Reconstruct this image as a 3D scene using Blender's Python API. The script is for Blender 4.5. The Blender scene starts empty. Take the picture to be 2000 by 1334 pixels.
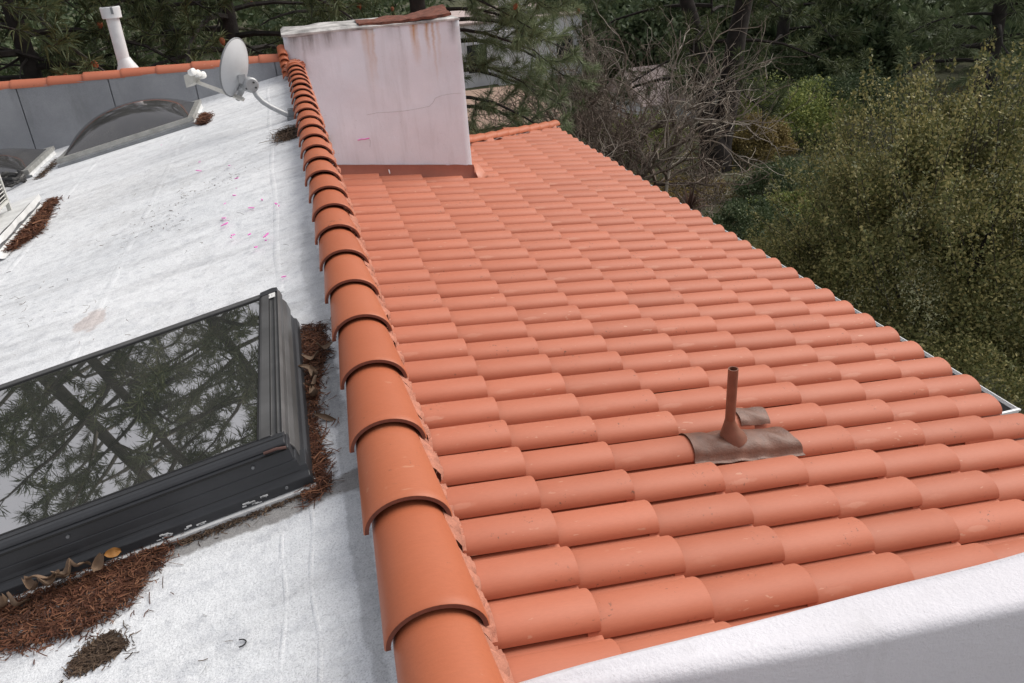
import bpy, bmesh, math, random
import numpy as np
from mathutils import Vector, Matrix
random.seed(7); RNG = np.random.default_rng(11)
R_ = math.radians
sc = bpy.context.scene
COL = sc.collection
GZ = 6.5          # eye height above the garden; all coordinates below are written relative to the eye, and lifted at the end

# ------------------------------------------------------------------ camera
cd = bpy.data.cameras.new('camera'); cam = bpy.data.objects.new('camera', cd); COL.objects.link(cam)
CR = ((0.96274424, -0.26178985, -0.06774676), (0.17577951, 0.41548551, 0.89245356), (0.20548747, 0.87111301, -0.44602357))
mw = Matrix.Identity(4)
for a in range(3):
    mw[a][0] = CR[0][a]; mw[a][1] = CR[1][a]; mw[a][2] = -CR[2][a]
mw[2][3] = GZ
cam.matrix_world = mw
cd.sensor_width = 36; cd.lens = 28.8; cd.clip_start = 0.05; cd.clip_end = 600
sc.camera = cam

# ------------------------------------------------------------------ sky, sun, exposure
SUN_EL, SUN_AZ = 47, 78        # azimuth from +Y towards +X
w = bpy.data.worlds.new('World'); sc.world = w; w.use_nodes = True
nt = w.node_tree; nt.nodes.clear()
sky = nt.nodes.new('ShaderNodeTexSky'); sky.sky_type = 'NISHITA'; sky.sun_disc = False
sky.sun_elevation = R_(SUN_EL); sky.sun_rotation = R_(SUN_AZ); sky.dust_density = 6.0; sky.air_density = 1.0; sky.ozone_density = 1.0
hsv = nt.nodes.new('ShaderNodeHueSaturation'); hsv.inputs['Saturation'].default_value = 0.42
bgn = nt.nodes.new('ShaderNodeBackground'); bgn.inputs['Strength'].default_value = 0.125
wo = nt.nodes.new('ShaderNodeOutputWorld')
veil = nt.nodes.new('ShaderNodeMix'); veil.data_type = 'RGBA'; veil.inputs[0].default_value = 0.55; veil.inputs[7].default_value = (5.3, 5.2, 5.4, 1)
nt.links.new(sky.outputs[0], hsv.inputs['Color']); nt.links.new(hsv.outputs[0], veil.inputs[6]); nt.links.new(veil.outputs[2], bgn.inputs['Color']); nt.links.new(bgn.outputs[0], wo.inputs[0])
sl = bpy.data.lights.new('sun', 'SUN'); sl.energy = 2.2; sl.angle = R_(42); sl.color = (1.0, 0.95, 0.88)
so = bpy.data.objects.new('sun', sl); COL.objects.link(so); so.location = (10, 5, 30)
sd = Vector((math.sin(R_(SUN_AZ))*math.cos(R_(SUN_EL)), math.cos(R_(SUN_AZ))*math.cos(R_(SUN_EL)), math.sin(R_(SUN_EL))))
so.rotation_euler = (-sd).to_track_quat('-Z', 'Y').to_euler()
sc.view_settings.view_transform = 'Standard'; sc.view_settings.look = 'None'
sc.view_settings.exposure = 0.22; sc.view_settings.gamma = 1.0; sc.view_settings.use_curve_mapping = False
sc.render.engine = 'CYCLES'
sc.cycles.max_bounces = 6; sc.cycles.transparent_max_bounces = 6

# ------------------------------------------------------------------ materials
class NT:
    def __init__(s, name):
        s.m = bpy.data.materials.new(name); s.m.use_nodes = True; s.t = s.m.node_tree
        s.b = s.t.nodes['Principled BSDF']
    def n(s, typ, **kw):
        nd = s.t.nodes.new(typ)
        for k, v in kw.items():
            if hasattr(nd, k) and k not in nd.inputs: setattr(nd, k, v)
            else: nd.inputs[k].default_value = v
        return nd
    def l(s, a, b): s.t.links.new(a, b)
    def noise(s, scale, detail=4, rough=0.6, vec=None, dim='3D'):
        nd = s.n('ShaderNodeTexNoise', Scale=scale, Detail=detail, Roughness=rough)
        s.l(vec if vec is not None else s.obj(), nd.inputs['Vector']); return nd.outputs['Fac']
    def obj(s):
        if not hasattr(s, '_o'):
            s._tc = s.n('ShaderNodeTexCoord'); s._o = s._tc.outputs['Object']
        return s._o
    def ramp(s, fac, stops):
        nd = s.n('ShaderNodeValToRGB'); e = nd.color_ramp.elements
        while len(e) < len(stops): e.new(0.5)
        for q, (p, c) in zip(e, stops):
            q.position = p; q.color = (*c, 1) if hasattr(c, '__len__') else (c, c, c, 1)
        s.l(fac, nd.inputs[0]); return nd.outputs[0]
    def mix(s, fac, a, b, mode='MIX'):
        nd = s.n('ShaderNodeMix', data_type='RGBA', blend_type=mode)
        for val, k in ((fac, 0), (a, 6), (b, 7)):
            if hasattr(val, 'is_linked') or isinstance(val, bpy.types.NodeSocket): s.l(val, nd.inputs[k])
            elif k == 0: nd.inputs[0].default_value = val
            else: nd.inputs[k].default_value = (*val, 1)
        return nd.outputs[2]
    def math(s, op, a, b=0.0):
        nd = s.n('ShaderNodeMath', operation=op)
        for i, v in enumerate((a, b)):
            if isinstance(v, bpy.types.NodeSocket): s.l(v, nd.inputs[i])
            else: nd.inputs[i].default_value = v
        return nd.outputs[0]
    def bump(s, h, strength=0.3, dist=0.01):
        nd = s.n('ShaderNodeBump', Strength=strength, Distance=dist); s.l(h, nd.inputs['Height']); s.l(nd.outputs[0], s.b.inputs['Normal'])
    def col(s, c):
        if isinstance(c, bpy.types.NodeSocket): s.l(c, s.b.inputs['Base Color'])
        else: s.b.inputs['Base Color'].default_value = (*c, 1)
    def set(s, **kw):
        for k, v in kw.items(): s.b.inputs[k.replace('_', ' ')].default_value = v
        return s
    def vec_scale(s, v, sx, sy, sz):
        nd = s.n('ShaderNodeMapping'); nd.inputs['Scale'].default_value = (sx, sy, sz); s.l(v, nd.inputs['Vector']); return nd.outputs[0]

def plain(name, c, rough=0.6, metal=0.0, var=0.12, scale=12, bump=0.0):
    k = NT(name); n = k.noise(scale, 5)
    d = tuple(x*(1-var) for x in c); u = tuple(min(1, x*(1+var)) for x in c)
    k.col(k.ramp(n, [(0.3, d), (0.7, u)])); k.set(Roughness=rough, Metallic=metal)
    if bump: k.bump(k.noise(scale*6, 4), bump, 0.01)
    return k.m

def tile_mat(name, base, worn, rnd=0.10, rough=0.55, scuff=False):
    k = NT(name)
    oi = k.n('ShaderNodeObjectInfo'); r = oi.outputs['Random']
    o = k.obj()
    off = k.n('ShaderNodeVectorMath', operation='SCALE'); cmb = k.n('ShaderNodeCombineXYZ')
    for i in range(3): k.l(r, cmb.inputs[i])
    k.l(cmb.outputs[0], off.inputs[0]); off.inputs['Scale'].default_value = 37.0
    add = k.n('ShaderNodeVectorMath', operation='ADD'); k.l(o, add.inputs[0]); k.l(off.outputs[0], add.inputs[1]); v = add.outputs[0]
    lo = tuple(x*(1-rnd) for x in base); hi = tuple(x*(1+rnd) for x in base)
    c = k.ramp(r, [(0.0, lo), (0.35, base), (0.7, (base[0]*1.02, base[1]*1.07, base[2]*1.1)), (1.0, hi)])
    cl = k.noise(5, 4, 0.55, v); c = k.mix(k.math('MULTIPLY', k.ramp(cl, [(0.42, 0.0), (0.7, 1.0)]), 0.22), c, worn)
    # fine grain drawn along the tile
    g = k.noise(60, 3, 0.6, k.vec_scale(v, 0.6, 3.0, 3.0)); c = k.mix(0.25, c, k.ramp(g, [(0.3, (0.82, 0.82, 0.82)), (0.7, (1.12, 1.12, 1.12))]), 'MULTIPLY')
    # pale scuffs and small dark moss specks
    sp = k.noise(26, 2, 0.5, k.vec_scale(v, 0.55, 1.6, 1.6)); gate = k.ramp(k.noise(3.1, 2, 0.5, v), [(0.5, 0.0), (0.58, 1.0)])
    c = k.mix(k.math('MULTIPLY', k.math('MULTIPLY', k.ramp(sp, [(0.68, 0.0), (0.73, 1.0)]), gate), 0.55), c, (worn[0]*1.15, worn[1]*1.7, worn[2]*1.9))
    sp2 = k.noise(48, 3, 0.6, v); gate2 = k.ramp(k.noise(4.3, 2, 0.5, v), [(0.585, 0.0), (0.65, 1.0)])
    c = k.mix(k.math('MULTIPLY', k.math('MULTIPLY', k.ramp(sp2, [(0.625, 0.0), (0.67, 1.0)]), gate2), 0.8), c, (0.12, 0.06, 0.04))
    if scuff:        # pale oval rub mark low on the tile flank, on some tiles only
        mp = k.n('ShaderNodeMapping'); mp.inputs['Location'].default_value = (0.40/0.085, -0.030/0.014, 0); mp.inputs['Scale'].default_value = (1/0.085, 1/0.014, 0); k.l(o, mp.inputs['Vector'])
        ln = k.n('ShaderNodeVectorMath', operation='LENGTH'); k.l(mp.outputs[0], ln.inputs[0])
        f = k.ramp(k.math('ADD', ln.outputs['Value'], k.math('MULTIPLY', k.math('SUBTRACT', k.noise(22, 4, 0.6, v), 0.5), 1.2)), [(0.6, 1.0), (1.1, 0.0)])
        g2 = k.ramp(k.math('FRACT', k.math('MULTIPLY', r, 7.31)), [(0.5, 0.0), (0.9, 1.0)])
        c = k.mix(k.math('MULTIPLY', k.math('MULTIPLY', f, g2), 0.3), c, (0.60, 0.31, 0.22))
    k.col(c); k.set(Roughness=rough); k.b.inputs['Specular IOR Level'].default_value = 0.3
    k.bump(k.noise(220, 3, 0.6, v), 0.10, 0.003)
    return k.m

M = {}
M['tile'] = tile_mat('terracotta field tile', (0.425, 0.133, 0.074), (0.46, 0.170, 0.104), 0.07, 0.55, True)
M['cap'] = tile_mat('terracotta ridge tile', (0.425, 0.124, 0.058), (0.46, 0.155, 0.085), 0.05, 0.46)
M['cap_edge'] = plain('shaded raw tile edge', (0.17, 0.055, 0.034), 0.85, 0, 0.2, 30)  # raw clay ends, with the gap shadow under the lip painted into the colour
M['tile_edge'] = plain('dark field tile edge', (0.22, 0.08, 0.05), 0.85, 0, 0.2, 30)  # darker colour on the tiles' lower ends and undersides
M['mortar'] = plain('pink mortar', (0.47, 0.19, 0.125), 0.9, 0, 0.25, 30, 0.6)
M['grey_mortar'] = plain('grey hip mortar', (0.33, 0.22, 0.2), 0.9, 0, 0.3, 30, 0.6)
M['under'] = plain('dark underlay', (0.06, 0.035, 0.03), 0.9)

def roof_white():
    k = NT('white granular roof coating'); o = k.obj()
    c = k.ramp(k.noise(0.9, 6, 0.62), [(0.30, (0.64, 0.665, 0.69)), (0.55, (0.74, 0.76, 0.78)), (0.75, (0.78, 0.795, 0.81))])
    st = k.noise(2.2, 6, 0.7, k.vec_scale(o, 0.5, 2.6, 1)); c = k.mix(k.math('MULTIPLY', k.ramp(st, [(0.48, 0.0), (0.68, 1.0)]), 0.6), c, (0.46, 0.47, 0.485))
    pd = k.noise(0.55, 7, 0.72); c = k.mix(k.math('MULTIPLY', k.ramp(pd, [(0.55, 0.0), (0.60, 1.0), (0.66, 0.25)]), 0.30), c, (0.42, 0.42, 0.42))
    # bare grey felt beside the near skylight; darker strips before it and by the ridge
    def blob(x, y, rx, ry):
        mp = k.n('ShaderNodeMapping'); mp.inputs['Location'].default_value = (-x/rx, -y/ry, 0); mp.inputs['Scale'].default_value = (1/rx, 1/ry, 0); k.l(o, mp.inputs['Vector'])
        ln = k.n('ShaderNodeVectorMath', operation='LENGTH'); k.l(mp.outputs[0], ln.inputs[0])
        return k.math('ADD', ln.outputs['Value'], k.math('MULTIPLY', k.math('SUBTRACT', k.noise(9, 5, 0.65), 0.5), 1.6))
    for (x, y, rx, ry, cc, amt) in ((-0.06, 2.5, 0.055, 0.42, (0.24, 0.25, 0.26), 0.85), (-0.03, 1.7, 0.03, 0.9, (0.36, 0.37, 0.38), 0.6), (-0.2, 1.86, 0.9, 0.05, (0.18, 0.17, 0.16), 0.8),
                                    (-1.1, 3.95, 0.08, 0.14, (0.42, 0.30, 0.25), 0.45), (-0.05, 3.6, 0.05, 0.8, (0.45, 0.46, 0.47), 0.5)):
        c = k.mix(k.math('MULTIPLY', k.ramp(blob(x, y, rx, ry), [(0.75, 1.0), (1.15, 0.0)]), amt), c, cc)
    # granules
    g = k.noise(240, 3, 0.75); c = k.mix(0.75, c, k.ramp(g, [(0.30, (0.45, 0.45, 0.47)), (0.47, (0.95, 0.95, 0.95)), (0.68, (1.16, 1.16, 1.16))]), 'MULTIPLY')
    g3 = k.noise(16, 5, 0.7); c = k.mix(0.6, c, k.ramp(g3, [(0.32, (0.66, 0.67, 0.70)), (0.5, (1.0, 1.0, 1.0)), (0.7, (1.08, 1.08, 1.08))]), 'MULTIPLY')
    sp = k.noise(34, 4, 0.7, k.vec_scale(o, 1.0, 2.2, 1)); c = k.mix(k.math('MULTIPLY', k.ramp(sp, [(0.67, 0.0), (0.74, 1.0)]), 0.5), c, (0.12, 0.11, 0.10))
    k.col(c); k.set(Roughness=0.75)
    h = k.math('ADD', k.math('MULTIPLY', k.noise(130, 3, 0.7), 0.35), k.noise(14, 5, 0.6)); k.bump(h, 0.5, 0.014)
    return k.m
M['roof'] = roof_white()

def stucco(name, c, stains=None):
    k = NT(name); o = k.obj()
    cc = k.ramp(k.noise(1.3, 5, 0.6), [(0.3, tuple(x*0.9 for x in c)), (0.7, tuple(min(1, x*1.04) for x in c))])
    gr = k.noise(1.0, 5, 0.65, k.vec_scale(o, 7, 7, 0.7))
    cc = k.mix(k.math('MULTIPLY', k.ramp(gr, [(0.52, 0.0), (0.72, 1.0)]), 0.22), cc, (0.34, 0.33, 0.33))
    if stains: cc = stains(k, o, cc)
    sp = k.noise(38, 5, 0.75); cc = k.mix(k.math('MULTIPLY', k.ramp(sp, [(0.65, 0.0), (0.73, 1.0)]), 0.5), cc, (0.2, 0.19, 0.18))
    k.col(cc); k.set(Roughness=0.8); k.bump(k.math('ADD', k.noise(110, 5, 0.7), k.math('MULTIPLY', k.noise(9, 4), 1.6)), 0.4, 0.009)
    return k.m

def chimney_stains(k, o, cc):
    sx = k.n('ShaderNodeSeparateXYZ'); k.l(o, sx.inputs[0]); X, Z = sx.outputs[0], sx.outputs[2]
    wob = k.math('MULTIPLY', k.math('SUBTRACT', k.noise(3.0, 4, 0.6, k.vec_scale(o, 1, 1, 2.2)), 0.5), 0.10)
    xw = k.math('ADD', X, wob)
    rough_ = k.noise(1.0, 5, 0.7, k.vec_scale(o, 30, 1, 2))
    def streak(x0, wd, ztop, ln, colr, amt):
        nonlocal cc
        a = k.math('ABSOLUTE', k.math('SUBTRACT', xw, x0)); a = k.math('SUBTRACT', 1.0, k.math('DIVIDE', a, wd)); a = k.math('MAXIMUM', a, 0.0)
        z = k.math('DIVIDE', k.math('SUBTRACT', ztop, Z), ln); z = k.math('SUBTRACT', 1.0, z); z = k.math('MINIMUM', k.math('MAXIMUM', z, 0.0), 1.0)
        f = k.math('MULTIPLY', k.math('MULTIPLY', a, z), k.math('MULTIPLY', rough_, 2.0 * amt)); f = k.math('MINIMUM', f, 0.9)
        cc = k.mix(f, cc, colr)
    T = 0.0
    # stucco top sits at local z = 0
    rust = (0.50, 0.27, 0.10)
    streak(0.93, 0.08, T, 0.75, rust, 0.6); streak(0.99, 0.03, T, 0.6, rust, 0.55)
    streak(1.475, 0.06, T, 0.5, (0.50, 0.24, 0.06), 1.0); streak(1.62, 0.032, T, 0.42, rust, 0.9); streak(1.69, 0.025, T, 0.7, rust, 0.7); streak(1.75, 0.03, T, 0.55, rust, 0.5)
    gr = (0.25, 0.24, 0.24)
    for x0, wd, ln, am in ((0.12, 0.10, 0.28, 1.3), (0.3, 0.12, 0.26, 1.3), (0.5, 0.14, 0.22, 1.2), (0.7, 0.12, 0.22, 0.7), (0.22, 0.03, 0.5, 0.6), (1.93, 0.07, 0.3, 0.9), (1.2, 0.08, 0.2, 0.4), (1.3, 0.03, 0.45, 0.4)):
        streak(x0, wd, T, ln, gr, am)
    return cc
M['chimney'] = stucco('lavender white chimney stucco', (0.765, 0.795, 0.865), chimney_stains)
M['stucco'] = stucco('white stucco', (0.67, 0.66, 0.70))
M['felt'] = None
def felt():
    k = NT('grey mineral felt'); c = k.ramp(k.noise(2.0, 6, 0.65), [(0.3, (0.23, 0.24, 0.26)), (0.7, (0.33, 0.34, 0.36))])
    c = k.mix(0.5, c, k.ramp(k.noise(190, 3, 0.7), [(0.3, (0.65, 0.65, 0.65)), (0.7, (1.3, 1.3, 1.3))]), 'MULTIPLY')
    st = k.noise(1.0, 5, 0.65, k.vec_scale(k.obj(), 4, 4, 0.8)); c = k.mix(k.math('MULTIPLY', k.ramp(st, [(0.55, 0.0), (0.75, 1.0)]), 0.4), c, (0.12, 0.125, 0.12))
    k.col(c); k.set(Roughness=0.85); k.bump(k.noise(150, 3), 0.2, 0.004); return k.m
M['felt'] = felt()
M['flash'] = plain('terracotta painted metal flashing', (0.29, 0.088, 0.052), 0.5, 0, 0.12, 6)
M['flash_side'] = plain('terracotta painted side flashing', (0.50, 0.19, 0.12), 0.5, 0, 0.12, 6)
M['rust'] = plain('rusted sheet iron', (0.16, 0.055, 0.035), 0.9, 0.0, 0.5, 18, 0.7)
M['pipe_brown'] = plain('brown painted pipe', (0.19, 0.075, 0.045), 0.45, 0, 0.15, 20)
M['sheet_brown'] = plain('brown painted lead sheet', (0.145, 0.064, 0.040), 0.5, 0, 0.25, 14, 0.3)
M['pipe_in'] = plain('dark pipe inside', (0.015, 0.012, 0.01), 0.9)
M['white_paint'] = plain('white painted metal', (0.78, 0.79, 0.80), 0.4, 0, 0.06, 10)
M['vent_white'] = plain('weathered white vent pipe', (0.66, 0.67, 0.68), 0.5, 0, 0.1, 10, 0.1)
M['gutter_in'] = plain('dark gutter inside', (0.05, 0.05, 0.05), 0.4, 0, 0.5, 14)  # darker colour for the inside faces of the trough
M['dish'] = plain('light grey dish paint', (0.50, 0.52, 0.54), 0.42, 0, 0.07, 5)
M['dish_rim'] = plain('dish rim', (0.20, 0.21, 0.22), 0.5)
M['dish_metal'] = plain('galvanised bracket', (0.36, 0.37, 0.38), 0.45, 0.3, 0.12, 20)
M['lnb'] = plain('ivory feed housing', (0.52, 0.51, 0.47), 0.5, 0, 0.08, 20)
M['feed'] = plain('white feed cap', (0.80, 0.80, 0.78), 0.35)
M['bolt'] = plain('black bolt', (0.03, 0.03, 0.03), 0.4)
M['clad'] = plain('charcoal skylight cladding', (0.030, 0.032, 0.036), 0.42, 0.0, 0.15, 9)
M['clad_top'] = plain('weathered grey cladding', (0.105, 0.105, 0.105), 0.38, 0.25, 0.25, 7)
M['alu'] = plain('dull aluminium', (0.36, 0.36, 0.34), 0.45, 0.4, 0.25, 12, 0.15)
M['gasket'] = plain('black gasket', (0.008, 0.008, 0.008), 0.6)
M['sticker'] = plain('white sticker', (0.75, 0.75, 0.73), 0.5)
M['ac'] = plain('off white louvre metal', (0.55, 0.55, 0.52), 0.5, 0, 0.1, 8)
M['dark'] = plain('dark inside', (0.02, 0.02, 0.02), 0.9)
M['hose'] = plain('black cable', (0.02, 0.02, 0.02), 0.5)
M['grey_metal'] = plain('grey sheet metal', (0.24, 0.25, 0.26), 0.5, 0.3, 0.15, 9)
M['coat'] = plain('white roof coating on curb', (0.66, 0.67, 0.67), 0.8, 0, 0.15, 9, 0.4)
M['pink'] = plain('magenta fleck', (0.82, 0.20, 0.58), 0.6)
def glass_mat():
    k = NT('dark coated skylight glass'); k.t.nodes.remove(k.b)
    out = k.t.nodes['Material Output']
    dif = k.n('ShaderNodeBsdfDiffuse'); d = k.noise(1.6, 6, 0.7, k.vec_scale(k.obj(), 3.5, 1.0, 1))
    k.l(k.ramp(d, [(0.4, (0.05, 0.055, 0.05)), (0.75, (0.11, 0.11, 0.10))]), dif.inputs[0])
    gl = k.n('ShaderNodeBsdfGlossy', Roughness=0.012); gl.inputs[0].default_value = (0.95, 0.93, 0.93, 1)
    fr = k.n('ShaderNodeFresnel', IOR=10.0)
    mx = k.n('ShaderNodeMixShader'); k.l(fr.outputs[0], mx.inputs[0]); k.l(dif.outputs[0], mx.inputs[1]); k.l(gl.outputs[0], mx.inputs[2]); k.l(mx.outputs[0], out.inputs[0])
    return k.m
M['glass'] = glass_mat()
def dome_mat():
    k = NT('smoked acrylic dome'); k.col(k.ramp(k.noise(2.5, 6, 0.7), [(0.35, (0.035, 0.035, 0.038)), (0.7, (0.07, 0.068, 0.066))])); k.set(Roughness=0.10); k.b.inputs['IOR'].default_value = 2.2; return k.m
M['dome'] = dome_mat()

def leaf_mat(name, c1, c2, c3, rough=0.55, trans=0.25, scale=0.8):
    k = NT(name)
    ge = k.n('ShaderNodeNewGeometry'); r = ge.outputs['Random Per Island']
    c = k.ramp(r, [(0.0, c1), (0.55, c2), (1.0, c3)])
    n = k.noise(scale, 3, 0.6); c = k.mix(0.6, c, k.ramp(n, [(0.35, (0.6, 0.62, 0.6)), (0.65, (1.3, 1.25, 1.2))]), 'MULTIPLY')
    k.col(c); k.set(Roughness=rough); k.b.inputs['Specular IOR Level'].default_value = 0.25
    if trans:
        out = k.t.nodes['Material Output']; tr = k.n('ShaderNodeBsdfTranslucent'); k.l(c, tr.inputs[0])
        mx = k.n('ShaderNodeMixShader'); mx.inputs[0].default_value = trans
        k.l(k.b.outputs[0], mx.inputs[1]); k.l(tr.outputs[0], mx.inputs[2]); k.l(mx.outputs[0], out.inputs[0])
    return k.m
M['needle_dark'] = leaf_mat('dark pine needles', (0.054, 0.076, 0.036), (0.082, 0.108, 0.047), (0.154, 0.172, 0.082))
M['needle_mid'] = leaf_mat('grey green pine needles', (0.116, 0.153, 0.079), (0.174, 0.22, 0.116), (0.302, 0.347, 0.198))
M['oak_leaf'] = leaf_mat('olive oak leaves', (0.080, 0.098, 0.034), (0.190, 0.192, 0.076), (0.38, 0.335, 0.145))
M['hedge_leaf'] = leaf_mat('hedge leaves', (0.11, 0.154, 0.055), (0.242, 0.296, 0.096), (0.444, 0.461, 0.148))
M['hedge_dark'] = leaf_mat('dark hedge leaves', (0.04, 0.068, 0.031), (0.079, 0.112, 0.054), (0.158, 0.191, 0.101))
M['hedge_brown'] = leaf_mat('bronze hedge leaves', (0.138, 0.109, 0.049), (0.264, 0.202, 0.081), (0.433, 0.341, 0.138))
M['wood_leaf'] = leaf_mat('distant foliage', (0.059, 0.089, 0.047), (0.106, 0.147, 0.076), (0.177, 0.221, 0.118))
M['red_leaf'] = leaf_mat('red brown spiky leaves', (0.05, 0.03, 0.025), (0.11, 0.06, 0.05), (0.2, 0.13, 0.1))
M['dry_needle'] = leaf_mat('dry red brown pine needles', (0.040, 0.017, 0.011), (0.095, 0.036, 0.020), (0.19, 0.09, 0.05), 0.8, 0.0, 6)
M['dark_needle'] = leaf_mat('rotting dark needles', (0.03, 0.02, 0.015), (0.07, 0.045, 0.03), (0.14, 0.10, 0.07), 0.8, 0.0, 6)
M['dry_leaf'] = plain('dry brown leaf', (0.19, 0.125, 0.08), 0.7, 0, 0.4, 20)
M['orange_leaf'] = plain('dry orange leaf', (0.26, 0.115, 0.022), 0.7, 0, 0.3, 20)
M['cone'] = plain('orange brown pine cone', (0.26, 0.085, 0.035), 0.8, 0, 0.3, 40)
M['bark'] = plain('dark pine bark', (0.032, 0.027, 0.025), 0.95, 0, 0.45, 6, 0.8)
M['bark_red'] = plain('dark fork trunk bark', (0.026, 0.020, 0.018), 0.95, 0, 0.5, 6, 0.8)
M['twig'] = leaf_mat('bare twigs', (0.109, 0.084, 0.07), (0.217, 0.18, 0.151), (0.477, 0.433, 0.376), 0.9, 0.0, 2.5)
M['twig_brown'] = leaf_mat('brown bare twigs', (0.072, 0.052, 0.043), (0.145, 0.109, 0.089), (0.289, 0.239, 0.202), 0.9, 0.0, 2.5)
M['pale_twig'] = plain('pale dead branch', (0.17, 0.15, 0.125), 0.9, 0, 0.3, 8)
M['ground'] = plain('leaf litter soil', (0.065, 0.068, 0.032), 0.95, 0, 0.5, 0.8, 0.6)
M['hill'] = plain('wooded hillside', (0.045, 0.055, 0.028), 0.95, 0, 0.5, 0.3, 0.6)
M['far_wall'] = plain('far white wall', (0.80, 0.80, 0.84), 0.8, 0, 0.1, 1.0)
M['far_roof'] = plain('pale pink shingle', (0.42, 0.34, 0.32), 0.9, 0, 0.2, 4)
M['far_glass'] = plain('far window', (0.03, 0.035, 0.04), 0.2)
M['brick_path'] = plain('pinkish terrace paving', (0.32, 0.22, 0.17), 0.9, 0, 0.2, 2)

# ------------------------------------------------------------------ mesh helpers
class MB:
    def __init__(s): s.v = []; s.f = []; s.mi = []
    def add(s, verts, faces, mi=0):
        o = len(s.v); s.v += [tuple(p) for p in verts]; s.f += [tuple(i+o for i in f) for f in faces]; s.mi += [mi]*len(faces); return s
    def box(s, a, b, mat=None, mi=0):
        x0, y0, z0 = a; x1, y1, z1 = b
        vs = [(x0,y0,z0),(x1,y0,z0),(x1,y1,z0),(x0,y1,z0),(x0,y0,z1),(x1,y0,z1),(x1,y1,z1),(x0,y1,z1)]
        if mat is not None: vs = [tuple(mat @ Vector(p)) for p in vs]
        return s.add(vs, [(0,3,2,1),(4,5,6,7),(0,1,5,4),(1,2,6,5),(2,3,7,6),(3,0,4,7)], mi)
    def tube(s, pts, rad, n=8, caps=True, mi=0):
        pts = [Vector(p) for p in pts]; m = len(pts)
        if not hasattr(rad, '__len__'): rad = [rad]*m
        t0 = (pts[1]-pts[0]).normalized(); ref = Vector((0,0,1)) if abs(t0.z) < 0.9 else Vector((1,0,0)); u = t0.cross(ref).normalized()
        vs, fs = [], []
        for i, p in enumerate(pts):
            t = (pts[min(i+1, m-1)]-pts[max(i-1, 0)]).normalized(); u = (u-t*u.dot(t)).normalized(); v = t.cross(u)
            for k in range(n):
                a = 2*math.pi*k/n; vs.append(p+(u*math.cos(a)+v*math.sin(a))*rad[i])
        for i in range(m-1):
            for k in range(n): fs.append((i*n+k, i*n+(k+1) % n, (i+1)*n+(k+1) % n, (i+1)*n+k))
        if caps: fs += [tuple(range(n-1, -1, -1)), tuple(range((m-1)*n, m*n))]
        return s.add(vs, fs, mi)
    def prism(s, poly, axis, a, b, mi=0):
        """poly: 2-D outline; axis 'x': (y,z) outline swept in x, 'y': (x,z) swept in y, 'z': (x,y) swept in z"""
        def P(q, t): return {'x': (t, q[0], q[1]), 'y': (q[0], t, q[1]), 'z': (q[0], q[1], t)}[axis]
        n = len(poly); vs = [P(q, a) for q in poly]+[P(q, b) for q in poly]
        fs = [tuple(range(n)), tuple(range(2*n-1, n-1, -1))]+[(i, i+n, (i+1) % n+n, (i+1) % n) for i in range(n)]
        return s.add(vs, fs, mi)
    def grid(s, fn, nu, nv, mi=0):
        vs = [fn(i/nu, j/nv) for i in range(nu+1) for j in range(nv+1)]
        fs = [(i*(nv+1)+j, (i+1)*(nv+1)+j, (i+1)*(nv+1)+j+1, i*(nv+1)+j+1) for i in range(nu) for j in range(nv)]
        return s.add(vs, fs, mi)
    def mesh(s, name, mats, smooth=35, fixn=True):
        me = bpy.data.meshes.new(name); me.from_pydata(s.v, [], s.f); 
        for m_ in (mats if isinstance(mats, (list, tuple)) else [mats]): me.materials.append(m_)
        if any(s.mi): me.polygons.foreach_set('material_index', s.mi)
        if fixn:
            bm = bmesh.new(); bm.from_mesh(me); bmesh.ops.recalc_face_normals(bm, faces=bm.faces); bm.to_mesh(me); bm.free()
        if smooth:
            me.polygons.foreach_set('use_smooth', [True]*len(me.polygons)); me.set_sharp_from_angle(angle=R_(smooth))
        me.update(); return me
    def build(s, name, mats, parent=None, smooth=35, bevel=0.0, fixn=True):
        o = bpy.data.objects.new(name, s.mesh(name, mats, smooth, fixn)); COL.objects.link(o)
        if parent: o.parent = parent
        if bevel:
            bv = o.modifiers.new('bevel', 'BEVEL'); bv.width = bevel; bv.segments = 2; bv.limit_method = 'ANGLE'
        return o

def np_mesh(name, V, F, mat, parent=None, smooth=False):
    """V (n,3), F (m,k) numpy, fast"""
    me = bpy.data.meshes.new(name); me.vertices.add(len(V)); me.vertices.foreach_set('co', np.asarray(V, np.float32).ravel())
    k = F.shape[1]; me.loops.add(F.size); me.loops.foreach_set('vertex_index', F.astype(np.int32).ravel())
    me.polygons.add(len(F)); me.polygons.foreach_set('loop_start', np.arange(0, F.size, k, dtype=np.int32))
    if smooth: me.polygons.foreach_set('use_smooth', np.ones(len(F), bool))
    me.update(calc_edges=True); me.materials.append(mat)
    o = bpy.data.objects.new(name, me); COL.objects.link(o)
    if parent: o.parent = parent
    return o

def thing(name, label, cat, loc=(0,0,0), group=None, rot=(0,0,0)):
    o = bpy.data.objects.new(name, None); COL.objects.link(o); o.location = loc; o.rotation_euler = rot; o.empty_display_size = 0.1
    o['label'] = label; o['category'] = cat
    if group: o['group'] = group
    return o
def tag(o, label=None, cat=None, group=None, kind=None):
    for k_, v_ in (('label', label), ('category', cat), ('group', group), ('kind', kind)):
        if v_: o[k_] = v_
    return o
def lnk(name, me, parent, loc=(0,0,0), rot=(0,0,0)):
    o = bpy.data.objects.new(name, me); COL.objects.link(o); o.location = loc; o.rotation_euler = rot; o.parent = parent; return o
def jit(a): return random.uniform(-a, a)

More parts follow.
